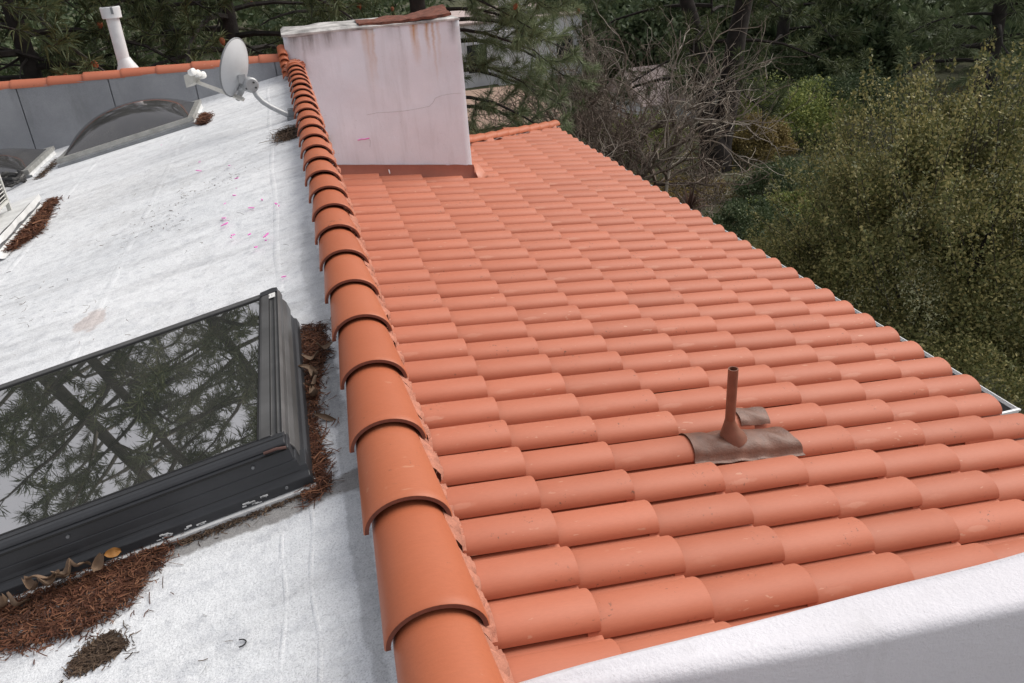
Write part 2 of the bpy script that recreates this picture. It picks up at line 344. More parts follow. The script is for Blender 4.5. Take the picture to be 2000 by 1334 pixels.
# ------------------------------------------------------------------ ground, hillside, paths
def gz(x, y):
    d = max(0.0, y-26); e = max(0.0, x-16)
    return -6.5+0.0011*d*d*min(1, 60/(d+20))+0.02*e+0.25*math.sin(x*0.35+1)*math.sin(y*0.27)*min(1, max(0, (x-5)/4)+max(0, (y-15)/6))
def ground_fn(u, v):
    x = -140+320*u; y = -60+280*v
    return (x, y, gz(x, y))
tag(MB().grid(ground_fn, 110, 110).build('ground', M['ground']), 'leaf covered garden ground rising to a wooded hillside', kind='structure')

# ------------------------------------------------------------------ flat roof
FS = 0.195; FX0 = -0.018; FZ0 = -1.277
def fz(x): return FZ0+FS*(x-FX0)
PHI = math.atan(FS)
def vnoise(seed, n=40):
    r = np.random.default_rng(seed); k = r.uniform(-1, 1, (n, 2))*r.uniform(0.5, 9, (n, 1)); ph = r.uniform(0, 6.28, n); am = 1/(1+np.linalg.norm(k, axis=1))
    return lambda x, y: float(np.sum(am*np.sin(k[:, 0]*x+k[:, 1]*y+ph)))
vn = vnoise(3)
def flat_fn(u, v):
    x = -6.2+6.25*u; y = -1.5+11.44*v
    up = 0.05*math.exp(-max(0, 9.94-y)/0.05) if x > -1.2 else 0.0     # membrane turned up at the rear wall
    return (x, y, fz(x)+0.006*vn(x, y)+up)
flat_roof = tag(MB().grid(flat_fn, 105, 190).build('flat_roof', M['roof']), 'white coated flat roof sloping away to the left', kind='structure')
sb = MB()
def seam(p0, p1, wd=0.012, hh=0.005, nn=60):
    def fn(u, v):
        x = p0[0]+(p1[0]-p0[0])*u+0.006*math.sin(u*23+p0[0]*40); y = p0[1]+(p1[1]-p0[1])*u+(v-0.5)*0
        dx, dy = p1[0]-p0[0], p1[1]-p0[1]; L = math.hypot(dx, dy); nx, ny = -dy/L, dx/L; t = (v-0.5)*2*wd
        x += nx*t; y += ny*t
        return (x, y, fz(x)+0.006*vn(x, y)+0.8*hh*(1-(2*v-1)**2)*(0.7+0.3*math.sin(u*57))-0.001)
    return fn
for p0, p1, wd, hh in (((-0.145, 1.82), (-0.17, 0.3), 0.008, 0.005), ((-0.215, 1.75), (-0.25, 0.3), 0.008, 0.004), ((-0.24, 9.6), (-0.2, 3.4), 0.02, 0.006), ((-1.02, 8.1), (-1.12, 3.0), 0.03, 0.005),
                       ((-1.85, 8.2), (-1.9, 1.0), 0.03, 0.006), ((-1.2, 3.4), (-1.2, 2.2), 0.02, 0.004)):
    sb.grid(seam(p0, p1, wd, hh), 60, 6)
sb.build('membrane_seam', M['roof'], flat_roof)

# ------------------------------------------------------------------ tiled roof
TH = 0.16253; X1, Y1, Z1 = 0.826, 2.305, -2.565; CP = 0.512; RP = 0.28361
UX = Vector((math.cos(TH), 0, -math.sin(TH))); UN = Vector((math.sin(TH), 0, math.cos(TH)))
def roof_pt(s_, y, h=0.0):   # s_: distance down the slope from the first joint line
    p = Vector((X1, 0, Z1))+UX*s_+UN*h; return Vector((p.x, y, p.z))
BW, BH, TT = 0.232, 0.080, 0.013
EL = 0.016   # the barrel's near edge stands clear of the neighbour's pan
def barrel_z(y):             # height of the tile's outer skin at distance y from its near edge
    if 0 <= y <= BW:
        t = (y/BW)*2-1; return EL+BH*math.sqrt(max(0.0, 1-abs(t)**2.1))
    return 0.006
def tile_mesh(L, name='roof_tile'):
    prof = []
    NA = 14
    for k_ in range(NA+1):
        a = math.pi*(1-k_/NA); y = BW/2+BW/2*math.cos(a); prof.append((y, EL*(1.0 if y < BW/2 else 1-0.8*((y-BW/2)/(BW/2))**2)+BH*abs(math.sin(a))**0.95))
    prof += [(BW+0.008, 0.001), (RP+0.010, 0.001), (RP+0.020, 0.004)]
    inner = []
    n = len(prof)
    for i, (y, z) in enumerate(prof):
        a = prof[max(0, i-1)]; b = prof[min(n-1, i+1)]; dx, dz = b[0]-a[0], b[1]-a[1]; l_ = math.hypot(dx, dz) or 1
        inner.append((y+dz/l_*TT, z-dx/l_*TT))
    mb = MB(); xs = (-L, -0.004, 0.0)
    vs = []
    for q, x in enumerate(xs):
        e = 0.0 if q < 2 else 0.0025
        for (y, z) in prof: vs.append((x, y, z-e))
    for x in (-L, 0.0):
        for (y, z) in inner: vs.append((x, y, z))
    fs = []
    for q in range(2):
        for i in range(n-1): fs.append((q*n+i, (q+1)*n+i, (q+1)*n+i+1, q*n+i+1))
    o = 3*n
    for i in range(n-1):
        fs.append((o+i, o+i+1, o+n+i+1, o+n+i)); fs.append((2*n+i, o+n+i, o+n+i+1, 2*n+i+1)); fs.append((i, i+1, o+i+1, o+i))
    fs.append((0, o, o+n, 2*n, n)); fs.append((n-1, 2*n-1, 3*n-1, o+2*n-1, o+n-1))
    mb.add(vs, fs); ne = 3*(n-1)+2+0
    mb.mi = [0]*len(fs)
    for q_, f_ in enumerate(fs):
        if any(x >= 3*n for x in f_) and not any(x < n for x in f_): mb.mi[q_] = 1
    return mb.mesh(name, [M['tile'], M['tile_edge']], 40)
tiled_roof = thing('tiled_roof', 'terracotta barrel tile roof falling to the white gutter on the right', 'roof')
LT = CP*1.10; TILT = 0.037/CP
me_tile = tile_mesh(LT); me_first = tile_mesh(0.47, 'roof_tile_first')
HIP = lambda x: 12.15+(x-2.46)*0.93
tiles = []
for i in range(-4, 44):
    y = Y1+RP*i
    for j in range(1, 9):
        s_ = (j-1)*CP
        if j == 8: s_ = 7*CP-0.064 if i >= 6 else 7*CP-0.16
        p = roof_pt(s_, y); pu = roof_pt(s_-CP, y)
        xm = 0.5*(p.x+pu.x)
        if HIP(p.x)+0.12 < y+0.1: continue
        if 9.93 < y+0.12 < 11.2 and p.x < 2.12: continue
        if y > 11.2 and p.x < 2.0: continue
        tiles.append((p, j, i))
def seen_key(t):
    p, j, i = t; d = p.length
    hidden = (i < -2) or (i == -2 and j > 1) or (i == -1 and j > 2)
    return (1 if hidden else 0, d)
tiles.sort(key=seen_key)
rest = MB()
for q, (p, j, i) in enumerate(tiles):
    ro = (jit(0.010), TH-TILT+jit(0.006), jit(0.007)); lo = p+Vector((jit(0.008), jit(0.004), jit(0.0025)))
    if q < 300:
        o = lnk('roof_tile', me_first if j == 1 else me_tile, tiled_roof, lo, ro)
    else:
        mt = Matrix.Translation(lo) @ Matrix.Rotation(ro[1], 4, 'Y')
        rest.add([mt @ v.co for v in me_tile.vertices], [tuple(pl.vertices) for pl in me_tile.polygons])
print('tiles', len(tiles))
if rest.v:
    o = rest.build('roof_tiles', M['tile'], tiled_roof, 40); o['kind'] = 'stuff'
# deck and house wall under the tiles
dk = MB()
DH = -0.075
A = [roof_pt(-0.75, -0.3, DH), roof_pt(7*CP-0.30, -0.3, DH), roof_pt(7*CP-0.30, 3.85, DH), roof_pt(7*CP-0.13, 3.85, DH)]
hx = lambda s_: roof_pt(s_, 0).x
far_r = roof_pt(7*CP-0.13, HIP(hx(7*CP-0.13)), DH)
cm = roof_pt(1.2, HIP(hx(1.2)), DH); lm = roof_pt(-0.75, 10.6, DH)
top = A+[far_r, cm, lm]
dn = [Vector((p.x, p.y, p.z-0.06)) for p in top]; n_ = len(top)
dk.add(top+dn, [tuple(range(n_)), tuple(range(2*n_-1, n_-1, -1))]+[(i, i+n_, (i+1) % n_+n_, (i+1) % n_) for i in range(n_)])
dk.build('deck', M['under'], tiled_roof, 0)
wl = MB(); wl.box((0.3, 1.06, -6.6), (3.95, 9.9, -3.25)); wl.box((2.03, 9.9, -6.6), (4.15, 13.3, -3.3)); wl.build('wall', M['stucco'], tiled_roof, 0)
# the roof face beyond the hip
hf = MB(); a = far_r; b = cm; hf.add([a, b, (b.x-3, b.y+1.0, b.z-0.05), (a.x, a.y+1.6, a.z-0.25), (b.x-3, a.y+1.6, a.z-0.3)], [(0, 1, 2, 4, 3)]); hf.build('hip_face', M['tile'], tiled_roof, 0)

# barrel cap used for ridge, hip and coping (runs along +y, near end at y=0)
def cap_mesh(L, r0, r1, h0, name, mat, th=0.013, seg=18, drop=0.0, edge=None):
    mb = MB(); ys = (0.0, 0.004, 0.03, L); vs = []; n = seg+1
    for y in ys:
        t = y/L; r = r0+(r1-r0)*t; h = h0*(r/r0)
        sh = 0.003 if y == 0.0 else 0.0
        for k_ in range(n):
            a = math.pi*(1-k_/seg); vs.append(((r-sh)*math.cos(a), y, (h-sh)*math.sin(a)+drop*t))
    o = len(vs)
    for y in (0.0, L):
        t = y/L; r = r0+(r1-r0)*t-th; h = h0*((r+th)/r0)-th
        for k_ in range(n):
            a = math.pi*(1-k_/seg); vs.append((r*math.cos(a), y, h*math.sin(a)+drop*t))
    fs = []
    for q in range(3):
        for k_ in range(seg): fs.append((q*n+k_, q*n+k_+1, (q+1)*n+k_+1, (q+1)*n+k_))
    for k_ in range(seg):
        fs.append((o+k_, o+n+k_, o+n+k_+1, o+k_+1)); fs.append((k_, o+k_, o+k_+1, k_+1)); fs.append((3*n+k_, 3*n+k_+1, o+n+k_+1, o+n+k_))
    for e in (0, n-1):
        fs.append((e, n+e, 2*n+e, 3*n+e, o+n+e, o+e))
    mb.add(vs, fs)
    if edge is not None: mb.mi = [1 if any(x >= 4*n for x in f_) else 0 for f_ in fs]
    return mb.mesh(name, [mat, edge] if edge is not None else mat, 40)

# hip caps at the far corner
me_hip = cap_mesh(0.40, 0.10, 0.09, 0.085, 'hip_tile', M['cap'])
h0 = Vector((1.95, HIP(1.95), 0)); h1 = Vector((4.36, HIP(4.36), 0)); hd = (h1-h0); nh = 10
for k_ in range(nh):
    t = (k_+0.5)/nh; q = h0.lerp(h1, 1-k_/nh); z_ = roof_pt((q.x-X1)/math.cos(TH), 0, 0.075).z
    dirv = (h0-h1).normalized(); yaw = math.atan2(-dirv.x, dirv.y)
    lnk('hip_tile', me_hip, tiled_roof, (q.x, q.y, z_), (math.atan(math.sin(TH)*0.72)-0.03+jit(0.015), 0, yaw+jit(0.03)))
hm = MB()
def hipm(u, v):
    q = h0.lerp(h1, u); z_ = roof_pt((q.x-X1)/math.cos(TH), 0, 0.0).z; nv = Vector((0.68, -0.73, 0)); off = (v-0.5)*0.22
    return (q.x+nv.x*off, q.y+nv.y*off, z_+0.07*(1-abs(v-0.5)*0.6)+0.012*math.sin(u*70+v*5))
hm.grid(hipm, 40, 8); hm.build('hip_mortar', M['grey_mortar'], tiled_roof)

# ------------------------------------------------------------------ ridge of caps along the drop
XL, XR, ZC, YC0, EC = -0.018, 0.186, -1.177, 1.1525, 0.34463
ridge = thing('ridge_wall', 'upstand between white and tiled roofs capped by a long row of orange ridge tiles', 'wall')
rw = MB(); rw.box((0.02, -1.2, -3.3), (0.15, 9.93, ZC+0.02)); rw.build('wall', M['stucco'], ridge, 0)
RC = (XR-XL)/2; XC = (XL+XR)/2
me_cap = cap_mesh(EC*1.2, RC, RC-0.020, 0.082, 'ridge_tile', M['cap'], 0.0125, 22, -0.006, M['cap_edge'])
k_ = -3
while True:
    y = YC0+k_*EC
    if y > 9.94-0.30: break
    lnk('ridge_tile', me_cap, ridge, (XC+jit(0.003), y+jit(0.006), ZC+jit(0.002)), (-0.020+jit(0.004), jit(0.012), jit(0.008))); k_ += 1
me_last = cap_mesh(0.30, RC-0.006, RC-0.02, 0.075, 'ridge_tile_end', M['cap'], 0.0135, 22)
lnk('ridge_tile', me_last, ridge, (XC-0.005, 9.63, ZC+0.004), (0.02, 0, 0.03))
mm = MB()
rr = random.Random(4)
for q in range(210):                     # mortar bedding squeezed out under the caps on the tile side and the last joint
    y = 0.2+q*0.0465; mm.grid(lambda u, v, y=y, a=rr.uniform(0.6, 1.3): (XR-0.024+0.030*math.sin(v*3.1)*a*(0.8+0.3*math.sin(u*3.1)), y+0.047*u, ZC-0.07+0.085*v*(0.85+0.15*a)), 3, 5)
for q in range(30):
    y = 9.62+0.3*rr.random(); a = rr.uniform(0, math.pi); r = RC-0.012+0.012*rr.random()
    mm.box((XC+r*math.cos(a)-0.02, y, ZC+0.07*math.sin(a)-0.015), (XC+r*math.cos(a)+0.02, y+0.03, ZC+0.072*math.sin(a)+0.008))
mm.build('mortar_bed', M['mortar'], ridge)
# mortar stops where the first tile course starts below the ridge
ms = MB()
for i in range(-3, 27):
    y = Y1+RP*i
    def stop(u, v, y=y, a=rr.uniform(0.8, 1.2)):
        s_ = -0.69+0.25*u; yy = y+v*RP
        return roof_pt(s_, yy, -0.004+barrel_z(min(v*RP*0.9+0.004, BW))*0.70*a*(1-0.2*(1-u)**2)+0.005*math.sin(v*40+y*9)+0.005*math.sin(u*9+y*5))
    ms.grid(stop, 5, 12)
ms.build('mortar_stop', M['mortar'], tiled_roof)

# ------------------------------------------------------------------ chimney
CT = -0.845
chim = thing('chimney', 'broad white stuccoed chimney stained with rust streaks', 'chimney')
st = MB()
def cface(x0, x1, y0, y1, z0, z1):
    mb = MB(); nx, nz, ny = 26, 26, 10
    w_ = lambda a, b: 0.005*vn(a*2.1, b*2.1)
    mb.grid(lambda u, v: (x0+(x1-x0)*u, y0+w_(u*3, v*3)*(0 < u < 1), z0+(z1-z0)*v), nx, nz)
    mb.grid(lambda u, v: (x0+(x1-x0)*u, y1, z0+(z1-z0)*v), nx, nz)
    mb.grid(lambda u, v: (x0, y0+(y1-y0)*u, z0+(z1-z0)*v), ny, nz); mb.grid(lambda u, v: (x1, y0+(y1-y0)*u, z0+(z1-z0)*v), ny, nz)
    mb.grid(lambda u, v: (x0+(x1-x0)*u, y0+(y1-y0)*v, z1), nx, ny)
    me = mb.mesh('stack', M['chimney']); bm = bmesh.new(); bm.from_mesh(me); bmesh.ops.remove_doubles(bm, verts=bm.verts, dist=0.0005); bmesh.ops.recalc_face_normals(bm, faces=bm.faces); bm.to_mesh(me); bm.free()
    return me
stack = lnk('stack', cface(0.012, 2.005, 9.94, 10.75, -3.4-CT, 0.0), chim, (0, 0, CT))
cr = MB()
def crown(u, v):
    x = 0.0+2.015*u; y = 9.928+0.84*v; e = min(u*2.0, (1-u)*2.0, v*0.8, (1-v)*0.8)
    return (x, y, CT+0.018*min(1, e/0.02+0.15)+0.006*vn(x*4, y*4)*(min(1, e/0.01)))
cr.grid(crown, 60, 24)
cr.grid(lambda u, v: (0.0+2.015*u, 9.928-0.002*math.sin(u*60), CT-0.012-0.006*abs(vn(u*9, 2))+v*(0.016+0.006*abs(vn(u*9, 2)))), 60, 2)
cr.build('crown', plain('weathered chimney crown', (0.40, 0.39, 0.38), 0.9, 0, 0.65, 5, 0.4), chim)
for (x0, x1, y0, y1, zz, tl) in ((0.86, 1.42, 9.955, 10.5, CT+0.035, 0.012), (1.40, 1.93, 9.96, 10.55, CT+0.05, 0.075)):
    mb = MB()
    def sh(u, v, x0=x0, x1=x1, y0=y0, y1=y1, zz=zz, tl=tl, top=True):
        x = x0+(x1-x0)*u; y = y0+(y1-y0)*v+0.012*vn(x*7, v*3); return (x, y, zz+tl*(u-0.3)*(0.4+v)+0.008*vn(x*6, y*6))
    mb.grid(sh, 24, 12); mb.grid(lambda u, v, f=sh: tuple(Vector(f(u, v))-Vector((0, 0, 0.03))), 24, 12)
    mb.grid(lambda u, v, f=sh: tuple(Vector(f(u, 0))-Vector((0, 0, 0.03*v))), 24, 1)
    mb.build('rusty_cap', M['rust'], chim)
ap = MB()      # front apron
ap.grid(lambda u, v: (0.36+1.665*u, 9.925-0.085*(1-v)**1.5-0.004*math.sin(u*19), (-2.515-0.278*u)+v*(0.180+0.058*u)+0.004*math.sin(u*31)), 40, 5)
ap.grid(lambda u, v: (0.36+1.665*u, 9.937-0.085*(1-v)**1.5, (-2.515-0.278*u)+v*(0.180+0.058*u)), 40, 5)
ap.grid(lambda u, v: (0.36+1.665*u, 9.84-0.03*v, (-2.515-0.278*u)-0.008*v), 40, 1)
apr = ap.build('apron_flashing', M['flash'], chim, 60, fixn=False)
sf = MB()
P0, P1, P2, P3 = Vector((2.02, 9.925, -2.555)), Vector((2.14, 10.25, -2.625)), Vector((2.175, 9.80, -2.685)), Vector((2.045, 9.81, -2.715))
sf.grid(lambda u, v: tuple(P0.lerp(P1, v).lerp(P3.lerp(P2, v), u)+Vector((0, 0, 0.006*math.sin(u*9+v*5)))), 6, 6)
sf.grid(lambda u, v: tuple(P0.lerp(P1, v).lerp(P3.lerp(P2, v), u)-Vector((0, 0, 0.012))), 6, 6)
sf.build('side_flashing', M['flash_side'], chim, 60)
bb = MB(); bb.box((0.285, 9.885, -2.085), (0.325, 9.932, -1.985)); bb.build('outlet_box', plain('beige box', (0.36, 0.36, 0.24), 0.6), chim, 0, 0.004)
ck = MB()      # hairline crack and small paint marks on the face
for pts in ([(0.80, -1.80), (0.92, -1.787), (1.07, -1.80), (1.25, -1.808), (1.42, -1.80), (1.55, -1.79), (1.60, -1.75), (1.634, -1.70), (1.72, -1.675), (1.85, -1.672), (1.95, -1.68)], [(0.78, -2.07), (0.80, -2.1), (0.785, -2.18)]):
    ck.tube([(x, 9.9335+jit(0.001), z+jit(0.006)) for x, z in pts], 0.0015, 4)
ck.build('crack', plain('dark crack', (0.36, 0.35, 0.36), 0.9), chim, 0)
pm = MB(); pm.tube([(0.655, 9.931, -2.078), (0.70, 9.930, -2.070), (0.74, 9.930, -2.076), (0.795, 9.931, -2.070)], 0.006, 5); pm.build('paint_mark', M['pink'], chim)
wd = MB(); wd.tube([(0.963, 9.86, -2.455), (0.966, 9.853, -2.48), (0.969, 9.848, -2.505)], [0.005, 0.01, 0.004], 6); wd.build('paint_drip', M['white_paint'], chim)

# ------------------------------------------------------------------ rear parapet with felt panels and coping tiles
rp_ = thing('rear_parapet', 'low rear wall faced in grey felt and topped by orange coping tiles', 'wall')
wl = MB(); wl.box((-6.3, 9.965, -3.2), (-0.005, 10.12, -1.10)); wl.build('wall', M['felt'], rp_, 0)
xs = [-6.2, -5.3, -4.4, -3.55, -2.775, -1.87, -1.005, -0.125, 0.0]
for a, b in zip(xs[:-1], xs[1:]):
    mb = MB(); g = 0.006
    mb.add([(a+g, 9.945+jit(0.004), fz(a)-0.05), (b-g, 9.945+jit(0.004), fz(b)-0.05), (b-g, 9.94, -1.105), (a+g, 9.94, -1.105),
            (a+g, 9.966, fz(a)-0.05), (b-g, 9.966, fz(b)-0.05), (b-g, 9.966, -1.105), (a+g, 9.966, -1.105)],
           [(0, 1, 2, 3), (7, 6, 5, 4), (0, 4, 5, 1), (1, 5, 6, 2), (2, 6, 7, 3), (3, 7, 4, 0)])
    mb.build('felt_panel', M['felt'], rp_, 0)
me_cop = cap_mesh(0.42, 0.102, 0.094, 0.078, 'coping_tile', M['tile'], 0.013, 16)
for q in range(16):
    x = -0.645-0.3655*(q-1)
    lnk('coping_tile', me_cop, rp_, (x+jit(0.008), 10.035, -1.108+0.004*math.sin(q*1.7)), (-0.03+jit(0.01), 0, -math.pi/2+jit(0.015)))
me_side = cap_mesh(0.16, 0.055, 0.05, 0.05, 'corner_tile', M['cap'], 0.012, 12)
for q in range(5):
    lnk('corner_tile', me_side, rp_, (-0.02+0.002*q, 9.83+0.055*(q-2)*-1*0.6-0.0, -1.06-0.055*q), (0.5, 0, jit(0.05)))

# ------------------------------------------------------------------ white vent pipe behind the parapet
vp = thing('vent_pipe', 'white vent pipe with a wider cap standing behind the rear parapet', 'pipe')
vx, vy = -1.715, 10.24
mb = MB(); mb.tube([(vx, vy, -1.3), (vx, vy, -0.5)], 0.067, 24); mb.build('pipe', M['vent_white'], vp)
mb = MB(); mb.tube([(vx, vy, -0.535), (vx, vy, -0.53), (vx, vy, -0.425), (vx, vy, -0.42)], [0.095, 0.100, 0.103, 0.098], 28); mb.build('cap', M['vent_white'], vp)
mb = MB(); mb.tube([(vx, vy, -0.4185), (vx, vy, -0.417)], 0.082, 20); mb.build('cap_opening', M['pipe_in'], vp)
mb = MB(); mb.box((vx-0.012+0.03, vy-0.106, -0.49), (vx+0.012+0.03, vy-0.09, -0.422)); mb.build('slot', M['dish_rim'], vp, 0)
mb = MB(); mb.tube([(vx+0.02, vy, -1.25), (vx+0.02, vy, -1.06), (vx+0.012, vy, -1.0), (vx+0.004, vy, -0.95)], [0.15, 0.115, 0.085, 0.069], 24); mb.build('base_flange', M['vent_white'], vp)
mb = MB(); mb.box((-6.3, 10.13, -1.9), (0.0, 13.0, -1.35)); bk = mb.build('rear_roof', M['tile'], None, 0); tag(bk, 'lower roof hidden behind the rear parapet', kind='structure')

# ------------------------------------------------------------------ satellite dish
sdh = thing('satellite_dish', 'grey satellite dish on a bent mast beside the ridge tiles', 'satellite dish')
dc = Vector((-0.425, 7.46, -0.845)); nf = Vector((-0.84, 0.47, 0.26)).normalized(); up = (Vector((0, 0, 1))-nf*nf.z).normalized(); rt = up.cross(nf)
def dpt(a, r, off=0.0): return dc+up*(0.235*r*math.cos(a))+rt*(0.215*r*math.sin(a))+nf*(0.075*(r*r-1)+off)
mb = MB(); NA, NR = 40, 8
for side in (0.0, -0.008):
    mb.grid(lambda u, v, side=side: tuple(dpt(u*2*math.pi, 0.02+0.98*v, side)), NA, NR)
mb.build('reflector', M['dish'], sdh, 60)
mb = MB(); mb.tube([dpt(k_*2*math.pi/NA, 1.0, -0.004) for k_ in range(NA+1)], 0.0075, 6, False); mb.build('rim', M['dish_rim'], sdh)
mb = MB(); foot = Vector((-0.03, 7.34, -1.275))
mpts = [foot, Vector((-0.10, 7.345, -1.232)), Vector((-0.19, 7.35, -1.175)), Vector((-0.25, 7.36, -1.125)), Vector((-0.285, 7.37, -1.075)), Vector((-0.305, 7.38, -1.02)), Vector((-0.318, 7.385, -0.95))]
mb.tube(mpts, 0.021, 14); mb.build('mast', M['dish_metal'], sdh)
mb = MB(); mb.box((-0.075, 7.28, -1.30), (0.0, 7.40, -1.268)); mb.box((-0.06, 7.31, -1.29), (-0.005, 7.325, -1.205)); mb.box((-0.06, 7.355, -1.29), (-0.005, 7.37, -1.205)); mb.build('foot', M['dish_rim'], sdh, 0, 0.003)
mb = MB(); cl = Vector((-0.325, 7.385, -0.985)); mb.tube([cl+Vector((0.02, -0.045, 0)), cl+Vector((0.015, -0.03, 0)), cl+Vector((-0.01, 0.04, 0))], [0.05, 0.062, 0.062], 20); mb.build('clamp', M['dish_metal'], sdh)
for d in ((0.035, -0.05, 0.022), (0.045, -0.048, -0.02), (-0.03, -0.05, -0.02)):
    mb = MB(); q = cl+Vector(d); mb.tube([q, q+Vector((0.004, -0.01, 0))], 0.008, 8); mb.build('bolt', M['bolt'], sdh)
mb = MB(); b0 = dpt(math.pi, 0.35, -0.015); b1 = dpt(math.pi, 0.98, -0.02)
mb.tube([b0+rt*-0.02, (b0+b1)/2-nf*0.03, b1-nf*0.01+Vector((0, 0, -0.03))], [0.022, 0.03, 0.02], 6); mb.tube([(b0+b1)/2-nf*0.02, cl], 0.03, 8)
mb.box(tuple(cl+Vector((-0.075, -0.02, 0.02))), tuple(cl+Vector((-0.02, 0.0, 0.09)))); mb.build('bracket', M['dish_metal'], sdh, 30)
a0 = Vector((-0.435, 7.44, -1.085)); a1 = Vector((-0.775, 7.72, -0.955))
mb = MB(); mb.tube([a0+(a0-a1).normalized()*0.05, a0, a1], [0.018, 0.02, 0.017], 4); mb.build('feed_arm', M['lnb'], sdh, 0)
mb = MB(); fdir = (dc-a1).normalized(); fs_ = fdir.cross(Vector((0, 0, 1))).normalized()
mt = Matrix(((fdir.x, fs_.x, 0, a1.x-0.015), (fdir.y, fs_.y, 0, a1.y), (fdir.z, fs_.z, 1, a1.z+0.03), (0, 0, 0, 1)))
mb.prism([(-0.05, -0.06), (0.03, -0.045), (0.055, 0.02), (0.04, 0.045), (-0.05, 0.04)], 'y', -0.05, 0.05)
mb.v = [tuple(mt @ Vector(p)) for p in mb.v]; mb.build('feed_housing', M['lnb'], sdh, 0, 0.004)
for q in (-1, 0, 1):
    mb = MB(); c0 = a1+fs_*(0.055*q)+fdir*0.035+Vector((-0.015, 0, 0.05+0.022*q)); mb.tube([c0, c0+fdir*0.035, c0+fdir*0.048, c0+fdir*0.052], [0.026, 0.031, 0.029, 0.02], 16); mb.build('feedhorn', M['feed'], sdh)

# ------------------------------------------------------------------ skylights and other flat roof gear (built in the sloped roof's own axes)
def on_roof(x, y, h=0.0): return (x, y, fz(x)+h)
ROTR = (0, -PHI, 0)
sk = thing('skylight', 'dark framed flat glass skylight mirroring pine branches', 'skylight', on_roof(-0.123, 1.895), rot=ROTR)
W, D = 1.20, 1.17
mb = MB(); mb.box((-W+0.02, 0.02, -0.02), (-0.03, D-0.02, 0.06)); mb.build('curb', M['coat'], sk, 0)
def frame_side(axis, a, b, poly, name, mat, mirror=None): 
    mb = MB(); mb.prism(poly, axis, a, b); return mb.build(name, mat, sk, 0, 0.0025)
# near side: flashing apron, cladding fascia with grooves, top rail (outline is y,z)
frame_side('x', -W, 0.0, [(0.0, 0.018), (0.004, 0.014), (0.10, 0.014), (0.10, 0.07), (0.022, 0.07), (0.016, 0.050), (0.002, 0.042)], 'sill_flashing', M['clad'])
frame_side('x', -W+0.012, -0.020, [(0.020, 0.058), (0.10, 0.058), (0.10, 0.096), (0.030, 0.096), (0.024, 0.088)], 'lower_fascia', M['clad'])
frame_side('x', -W+0.016, -0.026, [(0.0245, 0.090), (0.10, 0.090), (0.10, 0.136), (0.038, 0.136), (0.030, 0.130)], 'upper_fascia', M['clad'])
frame_side('x', -W+0.018, -0.030, [(0.034, 0.136), (0.096, 0.137), (0.092, 0.147), (0.066, 0.152), (0.046, 0.150), (0.036, 0.144)], 'bottom_rail', M['clad'])
mb = MB(); mb.box((-W+0.016, 0.0225, 0.1275), (-0.026, 0.032, 0.1295)); mb.box((-W+0.018, 0.058, 0.1505), (-0.03, 0.061, 0.1522)); mb.box((-W+0.012, 0.018, 0.0562), (-0.02, 0.03, 0.0582)); mb.build('groove', M['gasket'], sk, 0)
mb = MB(); mb.box((-W, -0.012, 0.0), (0.004, 0.06, 0.0135)); mb.build('upturn_edge', M['coat'], sk, 0)
# right side: stepped rails (outline is x,z)
frame_side('y', 0.09, D-0.09, [(0.0, 0.014), (-0.06, 0.014), (-0.06, 0.062), (-0.016, 0.062), (-0.012, 0.045), (-0.003, 0.04)], 'side_flashing', M['clad'])
frame_side('y', 0.07, D-0.05, [(-0.016, 0.062), (-0.08, 0.062), (-0.08, 0.118), (-0.026, 0.118), (-0.018, 0.10)], 'side_fascia', M['clad_top'])
frame_side('y', 0.085, D-0.02, [(-0.026, 0.118), (-0.10, 0.118), (-0.10, 0.150), (-0.092, 0.153), (-0.066, 0.153), (-0.064, 0.148), (-0.050, 0.148), (-0.048, 0.151), (-0.034, 0.149), (-0.028, 0.14)], 'side_rail', M['clad_top'])
for xx in (-0.0655, -0.0485, -0.036): 
    mb = MB(); mb.box((xx-0.0012, 0.087, 0.1485), (xx+0.0012, D-0.022, 0.1534)); mb.build('groove', M['gasket'], sk, 0)
frame_side('y', 0.09, D-0.02, [(-W+0.026, 0.062), (-W+0.10, 0.062), (-W+0.10, 0.152), (-W+0.03, 0.150)], 'side_rail', M['clad_top'])
frame_side('x', -W+0.02, -0.034, [(D-0.05, 0.06), (D-0.014, 0.06), (D-0.014, 0.149), (D-0.022, 0.154), (D-0.050, 0.152)], 'top_rail', M['clad_top'])
mb = MB(); mb.prism([(-0.034, D-0.05), (-0.034, D-0.012), (-0.052, D-0.002), (-0.10, D-0.012), (-0.10, D-0.05)], 'z', 0.12, 0.1555); mb.build('rail_corner', M['clad'], sk, 0)
mb = MB(); mb.box((-W+0.05, 0.088, 0.135), (-0.09, D-0.045, 0.1465)); mb.build('glass', M['glass'], sk, 0)
mb = MB(); mb.box((-W+0.05, D-0.058, 0.1466), (-0.098, D-0.048, 0.1500)); mb.box((-W+0.05, 0.086, 0.1466), (-0.098, 0.094, 0.1490)); mb.box((-0.105, 0.09, 0.1466), (-0.098, D-0.05, 0.1500)); mb.build('gasket', M['gasket'], sk, 0)
mb = MB(); mb.box((-0.066, D-0.098, 0.153), (-0.042, D-0.054, 0.1545)); mb.build('sticker', M['sticker'], sk, 0)
mb = MB()
for (a, b) in ((-0.066, -0.062), (-0.055, -0.0525)):
    mb.box((a, D-0.088, 0.15452), (b, D-0.066, 0.1549))
mb.build('sticker_print', plain('grey print', (0.4, 0.4, 0.4), 0.6), sk, 0)
mb = MB(); mb.tube([(-0.09, 0.030, 0.1375), (-0.055, 0.026, 0.140), (-0.030, 0.026, 0.134)], 0.004, 6); mb.build('corner_trim', plain('brown trim', (0.10, 0.05, 0.04), 0.6), sk)
